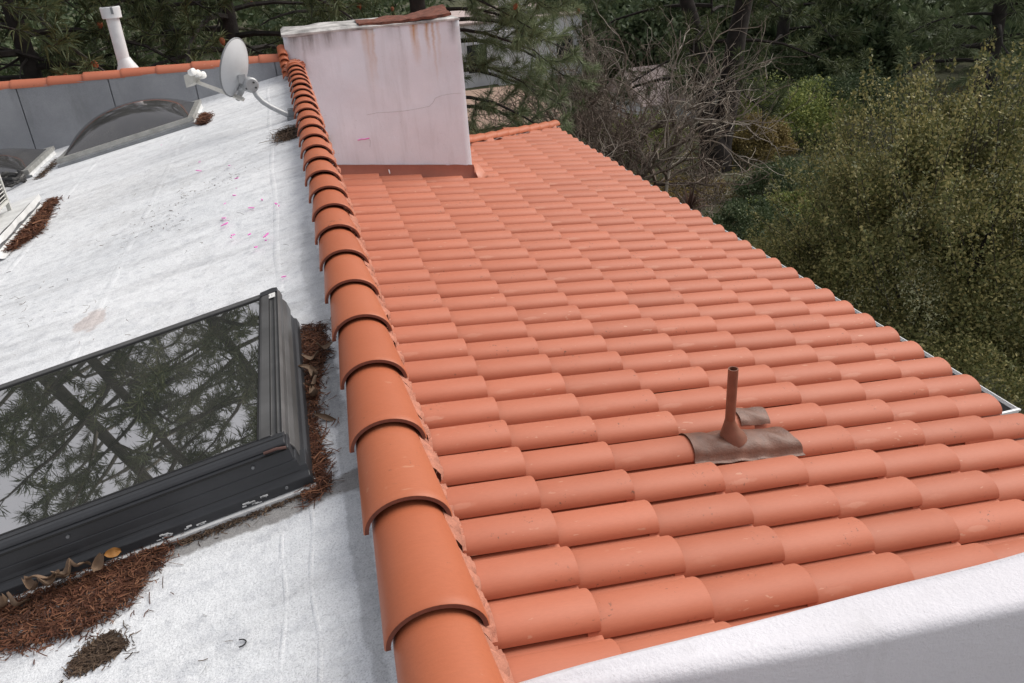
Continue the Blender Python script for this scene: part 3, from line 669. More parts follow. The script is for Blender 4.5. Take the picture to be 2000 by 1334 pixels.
for (x, z, y) in ((-0.13, 0.112, 0.0245), (-0.62, 0.112, 0.0245), (-0.07, 0.032, 0.0005), (-0.55, 0.030, 0.0005), (-1.05, 0.112, 0.0245)):
    mb = MB(); mb.tube([(x, y+0.004, z), (x, y-0.0025, z)], 0.0042, 10); mb.build('screw', M['grey_metal'], sk)
mb = MB()   # splashes of white roof paint on the apron
for q in range(26):
    x = -0.12-0.32*rr.random(); z = 0.019+0.012*rr.random()**2; mb.box((x, -0.0015, z), (x+rr.uniform(0.002, 0.02), 0.004, z+rr.uniform(0.001, 0.004)))
mb.build('paint_splash', M['coat'], sk, 0)['kind'] = 'stuff'

def dome_light(name, x0, x1, y0, y1, hgt, label):
    t = thing(name, label, 'skylight', on_roof(x1, y0), rot=ROTR)
    w_ = (x1-x0)/math.cos(PHI); d_ = y1-y0
    mb = MB(); mb.box((-w_, 0, -0.03), (0, d_, 0.05)); mb.build('curb', M['coat'], t, 0, 0.01)
    for (a, b, nm) in (((-w_-0.01, -0.012, 0.045), (0.01, 0.05, 0.085), 'frame'), ((-w_-0.01, d_-0.05, 0.045), (0.01, d_+0.012, 0.085), 'frame'), ((-0.05, 0.05, 0.045), (0.01, d_-0.05, 0.0845), 'frame'), ((-w_-0.01, 0.05, 0.045), (-w_+0.05, d_-0.05, 0.0845), 'frame')):
        mb = MB(); mb.box(a, b); mb.build(nm, M['alu'], t, 0, 0.004)
    mb = MB()
    def dm(u, v):
        x = -w_+0.045+(w_-0.09)*u; y = 0.045+(d_-0.09)*v
        e = (1-abs(2*u-1)**2.1)*(1-abs(2*v-1)**2.3); return (x, y, 0.082+hgt*max(0, e)**0.68)
    mb.grid(dm, 40, 36); mb.build('dome', M['dome'], t, 80)
    mb = MB(); mb.box((-w_-0.02, -0.02, -0.02), (0.02, -0.013, 0.03)); mb.build('flashing', M['grey_metal'], t, 0)
    return t
dome_light('dome_skylight', -2.23, -0.95, 8.58, 9.62, 0.235, 'bulging smoked dome skylight between the rear parapet and the dish')
dome_light('dome_skylight', -3.85, -2.50, 8.55, 9.60, 0.22, 'second smoked dome skylight behind the louvred unit at the edge of the frame')

pf = thing('equipment_curb', 'low white coated platform with a grey metal band under the louvred unit', 'platform', on_roof(-2.03, 5.72), rot=ROTR)
mb = MB(); mb.box((-1.4, 0.0, -0.02), (0.0, 1.25, 0.06)); mb.build('band', M['grey_metal'], pf, 0, 0.003)
mb = MB()
mb.grid(lambda u, v: (-1.41+1.43*u, -0.01+1.27*v, 0.10+0.004*vn(u*4, v*4)), 20, 20); mb.grid(lambda u, v: (0.022+0.002*math.sin(u*23), -0.01+1.27*u, 0.058+0.043*v+0.0025*vn(u*8, 1)*(1-v)), 50, 3); mb.grid(lambda u, v: (-1.41+1.43*u, -0.012, 0.058+0.043*v), 30, 3)
mb.build('top_coat', M['coat'], pf, 60)
mb = MB(); mb.grid(lambda u, v: (0.002+0.055*v+0.004*math.sin(u*15)*v, -0.02+1.26*u, 0.035*(1-v)**2-0.004), 40, 5); mb.build('base_coat', M['coat'], pf, 60)
ac = thing('air_conditioner', 'off white louvred unit on legs at the edge of the frame', 'air conditioner', (-2.165, 6.70, -1.585), rot=(0, 0, math.pi/2))
mb = MB(); mb.box((-0.85, 0.012, 0.07), (-0.004, 0.27, 0.37)); mb.build('cabinet', M['dark'], ac, 0)
for q in range(11):
    mb = MB(); mt = Matrix.Translation((0, 0.0, 0.085+q*0.026)) @ Matrix.Rotation(-0.6, 4, 'X'); mb.box((-0.85, -0.004, 0.0), (-0.022, 0.018, 0.006), mt); mb.build('louvre', M['ac'], ac, 0)
mb = MB(); mb.box((-0.022, -0.01, 0.06), (0.0, 0.27, 0.385)); mb.box((-0.86, -0.01, 0.372), (0.0, 0.27, 0.39)); mb.box((-0.86, -0.01, 0.052), (0.0, 0.27, 0.072)); mb.build('frame', M['ac'], ac, 0, 0.004)
for x in (-0.02, -0.84):
    mb = MB(); mb.box((x, -0.008, -0.02), (x+0.018, 0.02, 0.06)); mb.build('leg', M['ac'], ac, 0)
mb = MB(); r2 = random.Random(9); ctr = Vector((-2.62, 8.35, fz(-2.62)+0.05))
for q in range(5):
    pts = []
    for s_ in range(14):
        a = s_*0.75+q*1.3; pts.append(ctr+Vector((math.cos(a)*(0.09+0.03*r2.random()), math.sin(a)*(0.13+0.04*r2.random()), 0.06*r2.random()-0.02+0.01*q)))
    mb.tube(pts, 0.016, 6)
tag(mb.build('cable_coil', M['hose']), 'tangle of black cable lying beside the domed skylights', 'cable')

# ------------------------------------------------------------------ white parapet in the foreground
wp = thing('stucco_parapet', 'white stucco parapet crossing the lower right corner below the tiles', 'wall')
mb = MB(); NX = 60
def pp(u, v):
    x = 0.19+4.3*u; yf = 1.037+0.004*math.sin(x*3.1)+0.003*math.sin(x*9); yn = 0.985-0.0775*(x-0.19)-0.02*max(0, x-1.2)*0
    yn = max(yn, 0.80); zt = -1.225+0.004*vn(x*2, 1); r = 0.024
    prof = [(yf+0.004, -2.9), (yf+0.004, zt-0.02), (yf, zt-0.006), (yf-0.01, zt)]
    m_ = 7
    for k_ in range(m_):
        t = k_/(m_-1); prof.append((yf-0.012+(yn+r-(yf-0.012))*t, zt+0.002*math.sin(t*5+x*4)))
    for k_ in range(1, 7):
        a = k_/6*math.pi/2; prof.append((yn+r-r*math.sin(a), zt-r+r*math.cos(a)))
    prof += [(yn-0.001, zt-0.15), (yn-0.003, -2.9)]
    q = v*(len(prof)-1); i = min(int(q), len(prof)-2); t = q-i; a, b = prof[i], prof[i+1]
    return (x, a[0]+(b[0]-a[0])*t, a[1]+(b[1]-a[1])*t)
NPF = 4+7+6+2-1
mb.grid(pp, NX, NPF); mb.build('wall', M['stucco'], wp, 50)

# ------------------------------------------------------------------ gutters
def gutter(label, x0, x1, y0, y1, zt):
    t = thing('gutter', label, 'gutter', group='gutters along the eave')
    outer = [(x0, zt), (x0, zt-0.10), (x1-0.05, zt-0.10), (x1-0.035, zt-0.055), (x1-0.006, zt-0.02), (x1, zt)]
    inner = [(x1-0.006, zt+0.001), (x1-0.012, zt-0.016), (x1-0.042, zt-0.052), (x1-0.054, zt-0.092), (x0+0.006, zt-0.092), (x0+0.006, zt)]
    mb = MB(); mb.prism(outer+inner, 'y', y0, y1); mb.build('trough', M['white_paint'], t, 0)
    mb = MB(); mb.box((x0+0.008, y0+0.005, zt-0.091), (x1-0.056, y1-0.005, zt-0.08)); mb.prism([(x1-0.013, zt-0.018), (x1-0.043, zt-0.053), (x1-0.055, zt-0.09), (x1-0.057, zt-0.088), (x1-0.046, zt-0.051), (x1-0.016, zt-0.016)], 'y', y0+0.005, y1-0.005); mb.build('trough_inside', M['gutter_in'], t, 0)
    mb = MB(); mb.tube([(x1-0.003, y0, zt+0.003), (x1-0.003, y1, zt+0.003)], 0.006, 6); mb.build('lip', M['white_paint'], t)
    mb = MB(); mb.prism(outer, 'y', y0-0.012, y0); mb.box((x0-0.004, y0-0.016, zt-0.006), (x1+0.008, y0+0.004, zt+0.007)); mb.build('end_cap', M['white_paint'], t, 0)
gutter('long white gutter running back along the eave', 4.42, 4.576, 3.93, 13.9, -3.27)
gutter('short white gutter set in at the near end of the eave', 4.27, 4.437, -0.3, 3.86, -3.25)

# ------------------------------------------------------------------ brown plumbing vent with draped flashing
pv = thing('plumbing_vent', 'thin brown pipe rising from a brown flashing sheet on the tiles', 'pipe')
VI = 4; vy0 = Y1+RP*VI; s0 = (1.80-X1)/math.cos(TH); s1 = (2.44-X1)/math.cos(TH)
mb = MB()
def tilt_h(s_):   # height of a tile above the roof plane at this distance (its lower end rides up)
    f = (s_ % CP)/CP; return -0.021*(1-f)
def sheet(u, v, d=0.0075):
    s_ = s0+(s1-s0)*u+0.012*math.sin(v*6)*(u > 0.5)+0.07*max(0, u-0.75)*4*max(0, 0.35-v)/0.35*0.8
    y = vy0-0.022+v*(BW+0.012); yy = y-vy0
    h = barrel_z(min(max(yy, 0.002), BW)) if yy > 0 else 0.012+yy*0.4-0.0
    lift = 0.03*max(0, u-0.8)*5*max(0, 0.3-v)*3.3*0.3
    return tuple(roof_pt(s_, y, h+d+lift+0.005*math.sin(u*17+v*8)*math.sin(u*6)+0.003*math.sin(u*31+v*3)))
mb.grid(sheet, 34, 26); mb.grid(lambda u, v: sheet(u, v, 0.0045), 34, 26); mb.build('flashing', M['sheet_brown'], pv, 60)
mb = MB(); y5 = vy0+RP
mb.grid(lambda u, v: tuple(roof_pt((2.25-X1)/math.cos(TH)+0.20*u, y5+0.006+v*0.12, barrel_z(0.006+v*0.12)+0.007+0.003*math.sin(u*9+v*7))), 14, 14); mb.build('flashing', M['sheet_brown'], pv, 60)
pc = roof_pt((2.055-X1)/math.cos(TH), vy0+0.105, BH+0.012)
mb = MB(); mb.tube([pc+Vector((0.022, 0, -0.02)), pc+Vector((0.018, 0, 0.0)), pc+Vector((0.006, 0, 0.05)), pc+Vector((0, 0, 0.10)), pc+Vector((0, 0, 0.12))], [0.085, 0.078, 0.052, 0.034, 0.030], 24); mb.build('collar', M['pipe_brown'], pv)
mb = MB(); mb.tube([pc+Vector((0, 0, 0.05)), pc+Vector((0.002, 0, 0.45))], 0.0285, 20, False); mb.tube([pc+Vector((0.002, 0, 0.45)), pc+Vector((0.002, 0, 0.40))], 0.0225, 20, False)
mb.grid(lambda u, v: tuple(pc+Vector((0.002+(0.0225+0.006*v)*math.cos(u*6.2832), (0.0225+0.006*v)*math.sin(u*6.2832), 0.45))), 20, 1); mb.build('pipe', M['pipe_brown'], pv, 30, fixn=False)
mb = MB(); mb.tube([pc+Vector((0.002, 0, 0.40)), pc+Vector((0.002, 0, 0.405))], 0.0225, 16); mb.build('pipe_opening', M['pipe_in'], pv)

# ------------------------------------------------------------------ needle drifts, leaves, twigs, flecks on the flat roof
def in_poly(pts, poly):
    x, y = pts[:, 0], pts[:, 1]; ins = np.zeros(len(pts), bool); n = len(poly)
    for i in range(n):
        x0, y0 = poly[i]; x1, y1 = poly[(i+1) % n]
        c = ((y0 > y) != (y1 > y)) & (x < (x1-x0)*(y-y0)/((y1-y0) or 1e-9)+x0); ins ^= c
    return ins
def needles(poly, n, lmin, lmax, wid, mat, name, label, mound=0.02, edge=0.02, curve=True):
    poly = np.array(poly); lo, hi = poly.min(0)-edge*3, poly.max(0)+edge*3
    P = RNG.uniform(lo, hi, (n*10, 2)); k = in_poly(P+RNG.normal(0, edge, P.shape)*RNG.choice([1, 1, 1, 1, 1, 1, 1, 1, 4.0], (len(P), 1)), poly); P = P[k][:n]; n = len(P)
    L = RNG.uniform(lmin, lmax, n)*RNG.choice([1, 1, 1, 1.8], n); a = RNG.uniform(0, 2*np.pi, n); tl = RNG.normal(0, 0.18, n)
    zz = np.array([fz(x) for x in P[:, 0]])+RNG.uniform(0.001, mound, n)
    d = np.stack([np.cos(a)*np.cos(tl), np.sin(a)*np.cos(tl), np.sin(tl)], 1)*L[:, None]/2; s_ = np.stack([-np.sin(a), np.cos(a), RNG.normal(0, 0.5, n)], 1)*wid/2
    c = np.stack([P[:, 0], P[:, 1], zz], 1); bend = s_/wid*L[:, None]*RNG.normal(0, 0.18, (n, 1))
    V = np.stack([c-d-s_, c-d+s_, c+bend-s_, c+bend+s_, c+d-s_, c+d+s_], 1).reshape(-1, 3)
    b = np.arange(n)[:, None]*6; F = np.concatenate([b+np.array([0, 1, 3, 2]), b+np.array([2, 3, 5, 4])])
    o = np_mesh(name, V, F, mat); tag(o, label, 'pine needles', kind='stuff'); return o
RED = 'reddish brown pine needles '
needles([(-1.25, 1.90), (-0.95, 1.89), (-0.75, 1.89), (-0.514, 1.885), (-0.53, 1.80), (-0.559, 1.778), (-0.597, 1.689), (-0.701, 1.66), (-0.823, 1.677), (-0.979, 1.727), (-1.2, 1.78)], 9500, 0.008, 0.028, 0.0022, M['dry_needle'], 'needle_drift', RED+'heaped along the near side of the dark skylight', 0.02, 0.012)
needles([(-0.706, 1.568), (-0.674, 1.613), (-0.629, 1.625), (-0.578, 1.563), (-0.593, 1.547), (-0.652, 1.525), (-0.70, 1.53)], 1900, 0.006, 0.022, 0.002, M['dark_needle'], 'needle_drift', 'small dark brown patch of rotting needles nearest the bottom edge', 0.008, 0.006)
needles([(-0.52, 1.89), (-0.287, 1.89), (-0.08, 1.90), (-0.10, 1.872), (-0.3, 1.868), (-0.48, 1.855)], 800, 0.006, 0.022, 0.002, M['dark_needle'], 'needle_drift', 'thin dark line of needles at the foot of the skylight apron', 0.008, 0.006)
needles([(-0.122, 2.95), (-0.03, 2.90), (-0.035, 2.706), (-0.085, 2.429), (-0.10, 2.21), (-0.085, 2.008), (-0.09, 1.86), (-0.15, 1.83), (-0.13, 2.1), (-0.124, 2.5)], 3300, 0.012, 0.045, 0.0023, M['dry_needle'], 'needle_drift', RED+'packed between the dark skylight and the ridge tiles', 0.02, 0.008)
needles([(-2.0, 7.12), (-1.93, 7.06), (-1.86, 6.12), (-1.99, 5.80), (-2.0, 6.5)], 2600, 0.03, 0.09, 0.005, M['dry_needle'], 'needle_drift', RED+'lying along the low white platform', 0.02, 0.015)
needles([(-0.92, 9.1), (-0.83, 8.8), (-0.837, 8.36), (-0.91, 8.5)], 900, 0.03, 0.08, 0.005, M['dry_needle'], 'needle_drift', RED+'caught at the right corner of the domed skylight', 0.03, 0.015)
needles([(-0.16, 6.75), (-0.04, 6.86), (-0.035, 6.44), (-0.12, 6.47)], 900, 0.03, 0.09, 0.004, M['dark_needle'], 'needle_drift', 'dark needle clump against the ridge tiles below the dish', 0.03, 0.03)
needles([(-2.40, 9.2), (-2.32, 8.85), (-2.345, 8.3), (-2.42, 8.35)], 700, 0.02, 0.06, 0.004, M['dark_needle'], 'needle_drift', 'dark needles in the gap between the two domed skylights', 0.02, 0.01)
needles([(-2.6, 1.0), (-0.05, 1.0), (-0.05, 8.5), (-2.4, 8.5)], 420, 0.006, 0.03, 0.0016, M['dark_needle'], 'needle_litter', 'scattered dark twigs and needles over the white flat roof', 0.004, 0.05)
needles([(-0.95, 5.9), (-0.35, 6.1), (-0.5, 5.2), (-1.1, 5.0)], 260, 0.006, 0.022, 0.0028, M['dark_needle'], 'needle_litter', 'fine dark litter in the middle of the white flat roof', 0.004, 0.1)
needles([(-1.9, 5.0), (-1.3, 4.6), (-1.4, 4.0), (-2.0, 4.2)], 70, 0.012, 0.04, 0.002, M['dark_needle'], 'needle_litter', 'loose twigs left of the skylight on the white roof', 0.004, 0.1)

def leaf_mesh(L, Wd, curl, mat, seed):
    mb = MB(); r = random.Random(seed)
    mb.grid(lambda u, v: (L*(u-0.5), Wd*(v-0.5)*math.sin(math.pi*(0.06+0.88*u))**0.8, curl*L*((2*u-1)**2*0.5+(2*v-1)**2*0.35)+0.006*math.sin(u*7+seed)), 8, 4)
    me = mb.mesh('dry_leaf', mat, 60); return me
lm = [leaf_mesh(0.06, 0.024, 0.35, M['dry_leaf'], 1), leaf_mesh(0.05, 0.026, 0.6, M['dry_leaf'], 2), leaf_mesh(0.075, 0.018, 0.2, M['dry_leaf'], 3)]
lo_ = leaf_mesh(0.042, 0.024, 0.3, M['orange_leaf'], 4)
def dry_leaf(x, y, h, k_, label, rot, group):
    me = lo_ if k_ < 0 else lm[k_]
    o = bpy.data.objects.new('dry_leaf', me); COL.objects.link(o); o.location = on_roof(x, y, h); o.rotation_euler = rot
    return tag(o, label, 'leaf', group)
GL = 'dry leaves caught at the skylight'
for q, (x, y) in enumerate([(-0.886, 1.831), (-0.848, 1.856), (-0.824, 1.861), (-0.775, 1.875), (-0.763, 1.865), (-0.725, 1.854), (-0.92, 1.85), (-0.80, 1.845), (-0.97, 1.86)]):
    dry_leaf(x, y, 0.035+0.012*(q % 3), q % 3, 'curled brown leaf in the needles below the skylight apron', (jit(0.9), jit(0.9), jit(3)), GL+' apron')
dry_leaf(-0.650, 1.872, 0.05, -1, 'upright orange leaf against the skylight apron', (1.0, 0.3, 0.6), GL+' apron')
dry_leaf(-0.69, 1.862, 0.035, 1, 'pale tan leaf beside the orange leaf by the apron', (0.5, -0.4, 1.2), GL+' apron')
for q, (x, y) in enumerate([(-0.094, 2.621), (-0.091, 2.492), (-0.106, 2.55), (-0.10, 2.43), (-0.105, 2.36)]):
    dry_leaf(x, y, 0.025, q % 3, 'crumpled brown leaf between skylight and ridge tiles', (jit(0.6), jit(0.6), jit(3)), GL+' side')
dry_leaf(-0.050, 2.66, 0.03, 0, 'pale curled leaf on the needles closest to the ridge tiles', (0.2, 0.3, 0.4), GL+' side')
dry_leaf(-0.070, 2.214, 0.012, 2, 'dark curled leaf lying alone on the grey patch by the skylight', (0.9, 0.2, -0.6), GL+' side')
mb = MB(); cx, cy = -0.318, 1.425
mb.tube([(cx+0.014*math.cos(a), cy+0.011*math.sin(a), fz(cx)+0.004) for a in [x_*0.25-1.6 for x_ in range(14)]], 0.0016, 5)
tag(mb.build('twig', M['hose']), 'small dark hooked twig alone on the white roof near the bottom', 'twig')
PK = [(-1.204, 7.995), (-0.779, 6.708), (-0.529, 6.234), (-0.458, 5.756), (-0.449, 5.473), (-0.513, 5.184), (-0.443, 5.289), (-0.349, 4.896), (-0.283, 4.994), (-0.184, 4.739), (-0.508, 4.871), (-0.493, 4.732), (-0.447, 4.435), (-0.347, 4.378), (-0.259, 4.264), (-0.765, 6.402), (-0.259, 4.18), (-0.311, 4.126), (-0.178, 3.566), (-0.44, 4.47), (-0.20, 4.80)]
pkm = []
for s_ in range(4):
    mb = MB(); r = random.Random(s_)
    n = 9; rad = [r.uniform(0.4, 1.0)*0.013 for _ in range(n)]
    ring = [(1.5*rad[i]*math.cos(i*6.2832/n)*(1+s_*0.5), rad[i]*math.sin(i*6.2832/n)) for i in range(n)]
    mb.prism(ring, 'z', -0.001, 0.0035); pkm.append(mb.mesh('pink_fleck', M['pink'], 0))
for q, (x, y) in enumerate(PK):
    o = bpy.data.objects.new('pink_fleck', pkm[q % 4]); COL.objects.link(o); o.location = on_roof(x, y, 0.006); o.rotation_euler = (0, -PHI, jit(3)); sc_ = random.uniform(0.35, 0.95); o.scale = (sc_, sc_, 1)
    tag(o, 'small magenta fleck lying on the white flat roof', 'fleck', 'magenta flecks on the flat roof')

# ------------------------------------------------------------------ vegetation
def frame_of(d):
    """(n,3) unit directions -> (n,3,3) columns = side, side2, dir"""
    ref = np.where(np.abs(d[:, 2:3]) < 0.9, np.array([[0, 0, 1.0]]), np.array([[1.0, 0, 0]]))
    a = np.cross(d, ref); a /= np.linalg.norm(a, axis=1, keepdims=True); b = np.cross(d, a); return np.stack([a, b, d], 2)
def tufts(P, Dv, L, wid, n, mat, name, parent, rng, droop=0.35, spread=0.9):
    m = len(P); Fm = frame_of(Dv/np.linalg.norm(Dv, axis=1, keepdims=True))
    ang = rng.uniform(0, 2*np.pi, (m, n)); pol = np.abs(rng.normal(0, spread, (m, n))).clip(0.05, 1.9); ln = L*rng.uniform(0.6, 1.15, (m, n))
    loc = np.stack([np.sin(pol)*np.cos(ang), np.sin(pol)*np.sin(ang), np.cos(pol)], 2)
    w_ = np.einsum('mij,mnj->mni', Fm, loc)
    base = P[:, None, :]-Dv[:, None, :]*rng.uniform(0, 0.10, (m, n, 1))
    tip = base+w_*ln[..., None]; tip[..., 2] -= droop*ln*rng.uniform(0.4, 1.2, (m, n))*(1-0.4*np.abs(w_[..., 2]))
    sd_ = np.cross(w_, rng.normal(0, 1, (m, n, 3))); sd_ /= np.linalg.norm(sd_, axis=2, keepdims=True)
    mid = base+w_*ln[..., None]*0.55; mid[..., 2] -= droop*ln*0.12
    V = np.stack([base, mid+sd_*wid*0.5, tip, mid-sd_*wid*0.5], 2).reshape(-1, 3)
    F = np.arange(m*n*4).reshape(-1, 4)
    return np_mesh(name, V, F, mat, parent)
cone_mb = MB(); cone_mb.tube([(0, 0, 0.0), (0, 0, -0.02), (0, 0, -0.06), (0, 0, -0.10), (0, 0, -0.115)], [0.01, 0.036, 0.04, 0.022, 0.006], 8)
cone_me = cone_mb.mesh('pine_cone', M['cone'])
def pine(label, base, H, r0, h1, nl, Lmax, seed, mat='needle_dark', nt=30, nL=0.2, wid=0.0065, subs=7, lean=(0, 0), cones=6, az=None, fork=None, bark='bark', low_droop=0.35, tp=3, dead=0, group='pine trees round the house', spread=0.9):
    rng = np.random.default_rng(seed); bx, by = base; z0 = gz(bx, by)-0.2
    t = thing('pine_tree', label, 'tree', group=group)
    def tr(h):
        f = h/H; return Vector((bx+lean[0]*f+0.12*math.sin(f*5+seed)*f, by+lean[1]*f+0.1*math.sin(f*4+seed*2)*f, z0+h))
    tm = MB(); hs = np.linspace(0, H, 16)
    tm.tube([tr(h) for h in hs], [r0*(1-0.86*h/H)+0.35*r0*math.exp(-h/0.5) for h in hs], 12); 
    tm.build('trunk', M[bark], t, 60)
    bm_ = MB(); P, Dv, CP_ = [], [], []
    for q in range(nl):
        f = (q+rng.uniform(0, 0.9))/nl; h = h1+(H-0.4-h1)*f**0.9; a = q*2.39996+rng.normal(0, 0.35)
        if az is not None and f < 0.45: a = az[0]+rng.uniform(-1, 1)*az[1]
        Ln = (Lmax*(1-f)**0.75+0.5)*rng.uniform(0.7, 1.1); o = tr(h); d = Vector((math.cos(a), math.sin(a), 0))
        rise = 0.10+0.5*f; pts = []; sag = low_droop*(1-f)*Ln
        for k_ in range(7):
            u = k_/6; pts.append(o+d*(Ln*u)+Vector((rng.normal(0, 0.05)*u*Ln*0.5, rng.normal(0, 0.05)*u*Ln*0.5, rise*Ln*u-sag*u*u+rng.normal(0, 0.03)*u)))
        rr_ = 0.02+0.011*Ln; bm_.tube(pts, [rr_*(1-0.8*k_/6) for k_ in range(7)], 5, False)
        ns = max(3, int(subs*(0.5+0.5*Ln/Lmax)))
        for s_ in range(ns):
            u = 0.28+0.72*(s_+rng.uniform(0, 1))/ns; i = min(5, int(u*6)); tt = u*6-i; p = pts[i].lerp(pts[i+1], tt)
            sa = a+rng.choice([-1, 1])*rng.uniform(0.3, 1.2); sL = (0.18+0.28*(1-u*0.6))*Ln*rng.uniform(0.6, 1.1)*0.8+0.12
            sd_ = Vector((math.cos(sa), math.sin(sa), rng.normal(0.05, 0.3))); cur = p; sp = [p]
            for k_ in range(3):
                sd_ = (sd_+Vector((rng.normal(0, 0.25), rng.normal(0, 0.25), rng.normal(-0.12+0.3*k_, 0.2)))).normalized(); cur = cur+sd_*(sL/3); sp.append(cur)
                for _ in range(tp):
                    P.append(tuple(sp[-2].lerp(cur, rng.uniform(0.25, 1)))); Dv.append(tuple(sd_+Vector((rng.normal(0, 0.3), rng.normal(0, 0.3), 0.15))))
            P.append(tuple(cur)); Dv.append(tuple(sd_+Vector((0, 0, 0.25))))
            bm_.tube(sp, [0.011, 0.009, 0.007, 0.005], 4, False)
            CP_.append(cur)
    for q in range(dead):         # bare dead sticks on the lower trunk
        h = rng.uniform(2.2, h1+3); a = rng.uniform(0, 6.28); o = tr(h); pts = [o]; d = Vector((math.cos(a), math.sin(a), rng.normal(-0.1, 0.2)))
        for k_ in range(5): d = (d+Vector(rng.normal(0, 0.22, 3))).normalized(); pts.append(pts[-1]+d*rng.uniform(0.2, 0.4))
        bm_.tube(pts, [0.025, 0.02, 0.016, 0.012, 0.008, 0.005], 5, False)
    bm_.build('branches', M['pale_twig' if dead > 20 else bark], t, 60, fixn=False)
    P = np.array(P); Dv = np.array(Dv); Dv /= np.linalg.norm(Dv, axis=1, keepdims=True)
    tufts(P, Dv, nL, wid, nt, M[mat], 'crown', t, rng, spread=spread)
    cand = sorted(CP_, key=lambda c: (c.y+abs(c.z+0.6)*2))[:cones*2]
    for c in rng.permutation(len(cand))[:cones]:
        lnk('pine_cone', cone_me, t, cand[c], (rng.normal(0, 0.4), rng.normal(0, 0.4), 0))
    return t
ND = 'needle_dark'
pine('tall pine with a bare dark trunk at the upper left corner', (-3.85, 15.0), 17, 0.18, 4.2, 84, 3.6, 21, ND, 18, 0.24, 0.014, 7, (-0.1, 0.3), 7, None, dead=14, low_droop=0.5)
pine('dense pine standing behind the white vent pipe', (-0.9, 16.4), 15, 0.22, 3.2, 84, 3.4, 22, ND, 18, 0.24, 0.014, 7, (0.2, 0), 10, None, dead=8, low_droop=0.5)
pine('pine behind the chimney whose long boughs hang past its right side', (2.6, 16.6), 15, 0.22, 3.0, 50, 3.0, 23, 'needle_mid', 26, 0.26, 0.009, 8, (0, 0.2), 12, (-0.25, 0.7), low_droop=0.55, tp=4)
pine('pine at the far left mostly outside the frame', (-8.2, 17.0), 18, 0.26, 4.0, 80, 3.8, 24, ND, 16, 0.26, 0.015, 7, (0.4, 0), 3, None, dead=26, low_droop=0.45)
pine('slimmer pine between the trunk and the vent pipe', (-2.3, 19.5), 14, 0.18, 2.4, 60, 3.2, 25, ND, 12, 0.26, 0.012, 7, (0, 0), 5, None, dead=30, low_droop=0.5)
pine('tall bare stemmed pine left of the corner trunk', (-6.1, 14.6), 16, 0.17, 5.6, 62, 3.4, 31, ND, 12, 0.27, 0.020, 6, (0.2, 0), 0, None, low_droop=0.4)
pine('dark pine behind the satellite dish', (0.9, 21.0), 13, 0.2, 2.0, 44, 3.4, 26, ND, 13, 0.27, 0.015, 7, (0.3, 0), 4, None, low_droop=0.5)
pine('forked pine with two thick dark limbs beyond the bare trees', (11.25, 21.2), 15, 0.04, 2.2, 60, 3.8, 27, ND, 18, 0.30, 0.016, 7, (-0.3, 0.4), 0, None, bark='bark_red', low_droop=0.45)
pine('pale drooping pine filling the upper right corner', (24.5, 25.5), 12, 0.30, 0.8, 60, 5.4, 28, 'needle_mid', 15, 0.46, 0.030, 8, (0.3, 0), 0, None, low_droop=0.35, spread=0.7)
pine('drooping pine behind the round oak on the right edge', (30.0, 27.0), 12, 0.30, 0.8, 50, 5.0, 29, 'needle_mid', 14, 0.46, 0.032, 8, (0, 0), 0, None, low_droop=0.35, spread=0.7)
pine('dark needled pine left of the pale drooping one', (18.5, 29.5), 12, 0.28, 0.8, 46, 4.6, 30, ND, 15, 0.42, 0.030, 8, (0, 0), 0, None, low_droop=0.35, spread=0.7)

def leaves(P, size, mat, name, parent, rng, up=0.25, ar=0.5, out=None):
    n = len(P); d = rng.normal(0, 1, (n, 3)); d[:, 2] += up
    if out is not None: d += out*1.2
    d /= np.linalg.norm(d, axis=1, keepdims=True); s_ = np.cross(d, rng.normal(0, 1, (n, 3))); s_ /= np.linalg.norm(s_, axis=1, keepdims=True)
    L = size*rng.uniform(0.6, 1.3, (n, 1)); V = np.stack([P-d*L*0.5, P+s_*L*ar*0.5, P+d*L*0.5, P-s_*L*ar*0.5], 1).reshape(-1, 3)
    F = np.arange(n*4).reshape(-1, 4); return np_mesh(name, V, F, mat, parent)
def lumpy(n, c, r, rng, lobes=26, depth=0.35, inner=0.55, lobe_r=0.42, flat=0.2):
    """points on the skins of many leaf clumps spread over an ellipsoid"""
    c = np.array(c); r = np.array(r); u = rng.normal(0, 1, (lobes, 3)); u[:, 2] = np.abs(u[:, 2])*1.0-flat; u /= np.linalg.norm(u, axis=1, keepdims=True)
    lc = u*rng.uniform(inner, 1.0-lobe_r*0.5, (lobes, 1)); lr = lobe_r*rng.uniform(0.55, 1.15, lobes)
    k = rng.integers(0, lobes, n); v = rng.normal(0, 1, (n, 3)); v /= np.linalg.norm(v, axis=1, keepdims=True)
    rad = lr[k]*rng.uniform(0.0, 1.0, n)**0.28*(1+rng.normal(0, 0.12, n))
    P = lc[k]+v*rad[:, None]; return c+P*r, v
